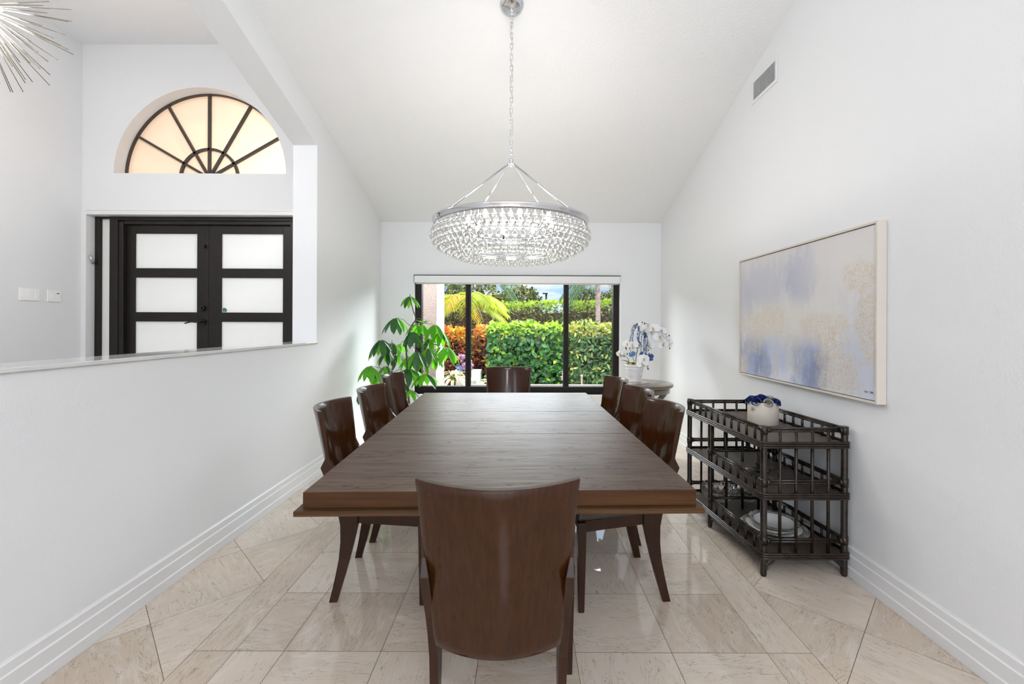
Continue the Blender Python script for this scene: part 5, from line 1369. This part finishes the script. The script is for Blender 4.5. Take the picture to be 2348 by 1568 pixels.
q1, q2 = gmat('queen_palm_green', (0.07, 0.15, 0.05), tr=0.2), M('queen_palm_rib', (0.20, 0.20, 0.08), 0.6)
Yq = 24.0
qb, qt = at(1100, 760, Yq), at(1098, 610, Yq)
palm('queen_palm', 'tall palm with dark drooping fronds seen above the yellow palm', (qb.x, Yq, -0.05), tuple(qt), 0.17, [(az, el, 2.3, .95) for az, el in ((0, 25), (330, 35), (300, 15), (20, 10), (200, 20), (170, 35), (240, 10), (270, 40), (100, 40), (350, -5), (190, -5))], [q1, q2], 26, 0.75, 0.045, 6, 0, 0.9)
Yr = 10.4
rb, rt = at(1372, 760, Yr), at(1371, 640, Yr)
m_ptr = M('pink_grey_palm_bark', (0.62, 0.44, 0.39), 0.8, var=0.35, vscale=14)
tt = palm('grey_trunk_palm', 'palm with a pinkish ringed trunk in the right window pane', (rb.x, Yr, -0.05), (rt.x, Yr, rt.z + 0.12), 0.052, [(az, el, .95, .95) for az, el in ((180, 20), (210, 5), (150, 10), (0, 25), (330, 10), (30, 20), (250, 30), (90, 40), (195, -12))], [q1, q2, m_ptr], 20, 0.30, 0.022, 9, 0, 0.9)
bm = BM(); tube(bm, [(0, 0, rt.z - 0.03), (0, 0, rt.z + 0.10), (0, 0, rt.z + 0.22)], [0.052, 0.056, 0.04], 12); obj('crownshaft', bm, M('tan_green_sheath', (0.40, 0.36, 0.16), 0.6), tt)
# round trees far behind
t1_, t2_, t3_ = gmat('tree_olive', (0.13, 0.15, 0.035)), gmat('tree_dark', (0.045, 0.065, 0.02)), gmat('tree_gold_green', (0.34, 0.32, 0.08), tr=0.3)
def tree(label, c, rx, rz, n, L, seed, name='round_tree', tw=(0.35, 0.35)):
    r = random.Random(seed); t = thing(name, label, 'tree', (c.x, c.y, -0.05), group='round trees beyond the garden'); o = Vector(t.location)
    bm = BM(); tube(bm, [(0, 0, 0), (0.05, 0, c.z * 0.5), (0, 0, c.z)], [0.2, 0.16, 0.1], 8); obj('trunk', bm, m_trunk, t)
    bm = BM()
    for k in range(n):
        v = rv(r); v.y = -abs(v.y) if r.random() < .75 else v.y
        rad = r.uniform(0.72, 1.0) * (1 + 0.12 * math.sin(v.x * 9 + seed) * math.cos(v.z * 8))
        p = c + Vector((v.x * rx, v.y * rx, v.z * rz)) * rad
        q = r.random(); mi = 0 if q < .45 else (1 if q < .45 + tw[0] else 2)
        diamond(bm, p - o, (v + rv(r)).normalized(), v, L * r.uniform(.7, 1.3), L * 0.6, mi)
    obj('crown', bm, [t1_, t2_, t3_], t, fixn=False)
    return t
c = at(1190, 700, 32); tree('round bushy tree behind the tall hedge, in the middle window pane', c, 1.55, 1.38, 2600, 0.24, 2)
c = at(1148, 702, 27.6); tree('small leafy tree between the drooping palm and the round tree', c, 0.75, 0.7, 900, 0.2, 14)
c = at(1338, 702, 30); tree('dark round tree left of the grey palm trunk, in the right window pane', c, 1.05, 1.15, 1500, 0.22, 3)
c = at(1402, 706, 31); tree('golden green tree right of the grey palm trunk', c, 0.95, 1.25, 1300, 0.22, 8, tw=(0.2, 0.2))
c = at(1085, 700, 19.4); tree('dense green tree behind the yellow palm', c, 1.15, 1.5, 2000, 0.16, 17)
c = at(1026, 692, 17.0); tree('olive green tree beside the white column outside', c, 0.75, 1.3, 1500, 0.15, 19)
# street lamp
lp = at(1252.5, 674, 34)
t = thing('street_lamp', 'slim dark street lamp post beyond the tall hedge against the sky', 'street lamp', (lp.x, 34, -0.05))
bm = BM(); tube(bm, [(0, 0, 0), (0, 0, lp.z + 0.05)], 0.075, 10); obj('lamp_post', bm, m_bronze, t)
bm = BM(); box(bm, (-0.28, -0.15, lp.z + 0.04), (0.12, 0.15, lp.z + 0.13)); obj('lamp_head', bm, m_bronze, t, bevel=0.02)
# house column outside the window, left
m_stucco = M('pinkish_stucco', (0.27, 0.205, 0.18), 0.9, bump=(38, 0.9, 0.02))
m_wht = M('white_masonry_paint', (0.82, 0.81, 0.80), 0.7)
cx0, cx1, cx2 = at(930, 700, 7.0).x, at(1001.0, 700, 7.0).x, at(1019, 700, 7.6).x
bm = BM(); box(bm, (cx0, 7.0, 0.0), (cx1, 7.6, 3.2)); box(bm, (cx1, 6.99, at(1000, 747, 7).z), (cx2, 7.6, 3.2), 1); box(bm, (cx0, 6.985, -0.1), (cx1 + 0.03, 7.6, at(0, 870, 7).z), 1); box(bm, (cx1 - 0.005, 6.985, -0.1), (cx2, 7.6, at(1000, 747, 7).z), 1)
struct(obj('column_1', bm, [m_stucco, m_wht], bevel=0.008), 'pink stucco column with white corner outside the left window pane', 'column')
# porch wall behind the front door
bm = BM(); box(bm, (-6.2, 7.4, -0.1), (-2.3, 7.55, 5.2)); struct(obj('wall_porch', bm, M('peach_stucco', (0.72, 0.55, 0.40), 0.9)))
# plants right under the window
s1_, s2_ = gmat('strap_leaf_cream', (0.62, 0.58, 0.36), tr=0.2, sc=8), gmat('strap_leaf_green', (0.12, 0.16, 0.06), tr=0.15, sc=8)
def strap_plant(label, c, n, L, seed, grp='striped strap leaf plants'):
    r = random.Random(seed); t = thing('strap_leaf_plant', label, 'plant', c, group=grp)
    for k in range(n):
        az = r.uniform(0, 2 * PI); el = r.uniform(0.35, 1.35); l_ = L * r.uniform(.7, 1.15)
        d = Vector((math.cos(az) * math.cos(el), math.sin(az) * math.cos(el), math.sin(el)))
        bm = BM(); n_ = 8; s = d.cross(Vector((0, 0, 1))).normalized()
        rows = []
        for i in range(n_ + 1):
            tt_ = i / n_; p = d * l_ * tt_ - Vector((0, 0, l_ * 0.75 * tt_ * tt_)) + Vector((0, 0, c[2] * 0)) 
            w_ = 0.022 * (1 - tt_ ** 2.5) + 0.001
            rows.append([bm.verts.new(p + s * w_ * q) for q in (-1, -.35, .35, 1)])
        for a_, b_ in zip(rows, rows[1:]):
            for q in range(3):
                f = bm.faces.new((a_[q], a_[q + 1], b_[q + 1], b_[q])); f.material_index = 1 if q == 1 else 0; f.smooth = True
        obj('strap_leaf', bm, [s1_, s2_], t, fixn=False)
    bm = BM(); tube(bm, [(0, 0, -c[2] - 0.05), (0, 0, 0.02)], 0.03, 8); obj('plant_stem', bm, m_twig, t)
    return t
for px_, py_, Y, n, L, sd, lb in ((1040, 874, 6.4, 64, .46, 1, 'large striped strap leaf plant left of the first black mullion'), (1113, 878, 7.15, 34, .21, 3, 'striped strap leaf plant right of the mullion, behind the far chair')):
    p = at(px_, py_, Y); strap_plant(lb, tuple(p), n, L, sd)
# purple orchids in a white planter
OG = at(1064, 868, 7.3)
t = thing('garden_orchid', 'purple and blue orchid sprays in a pale pot outside, behind the mullion', 'potted orchid', (OG.x, OG.y, -0.05))
hgt = OG.z + 0.05
m_conc = M('pale_concrete', (0.55, 0.52, 0.49), 0.85, var=0.1)
bm = BM(); lathe(bm, [(0, 0), (0.17, 0), (0.2, hgt - 0.03), (0.215, hgt), (0.19, hgt), (0.18, hgt - 0.04), (0, hgt - 0.05)], 28); obj('flower_pot', bm, m_conc, t)
m_pur = gmat('lilac_petals', (0.50, 0.30, 0.62), tr=0.2, sc=10); m_pbl = gmat('blue_lilac_petals', (0.26, 0.36, 0.66), tr=0.2, sc=10); m_pch = gmat('peach_petals', (0.70, 0.42, 0.25), tr=0.2, sc=10)
r = random.Random(31)
for px_, py_, mt in ((1056, 815, m_pur), (1060, 824, m_pur), (1049, 820, m_pch), (1051, 840, m_pbl), (1056, 846, m_pbl), (1064, 836, m_pur), (1077, 830, m_pur), (1080, 838, m_pur), (1068, 846, m_pur), (1062, 818, m_pur), (1050, 850, m_pbl)):
    p = at(px_, py_, 7.2) - Vector(t.location)
    bm = BM(); tube(bm, [Vector((r.uniform(-.04, .04), 0, hgt - 0.04)), p * 0.6 + Vector((0, 0, hgt * 0.4)), p], 0.004, 5); st_ = obj('flower_stem', bm, m_gst, t)
    bm = BM()
    for k in range(14):
        v = rv(r); leaf_mesh(bm, p + v * 0.012, v + rv(r) * .4, v.orthogonal(), 0.042, 0.034, 0.2, 0.2, 0, 3)
    obj('bloom', bm, mt, st_, fixn=False)
# white edging stone and wooden stake
p = at(1093, 872, 7.7)
bm = BM(); box(bm, (p.x - 0.10, 7.75, -0.05), (p.x + 0.07, 8.0, at(1093, 850, 7.7).z)); tag(obj('planter_box', bm, m_wht, bevel=0.02), 'white planter box between the mullion and the clipped hedge', 'planter')
p = at(1334, 861, 7.2)
t = thing('garden_stake', 'short pale wooden stake in front of the yellow flecked shrub', 'stake', (p.x, 7.2, -0.05))
bm = BM(); box(bm, (-0.014, -0.01, 0), (0.014, 0.01, p.z + 0.03)); obj('stake_post', bm, M('pale_pink_wood', (0.55, 0.42, 0.35), 0.7), t, bevel=0.003)
bm = BM(); box(bm, (-0.02, -0.014, p.z + 0.03), (0.02, 0.014, p.z + 0.06)); obj('stake_head', bm, M('pale_pink_wood'), t, bevel=0.004)
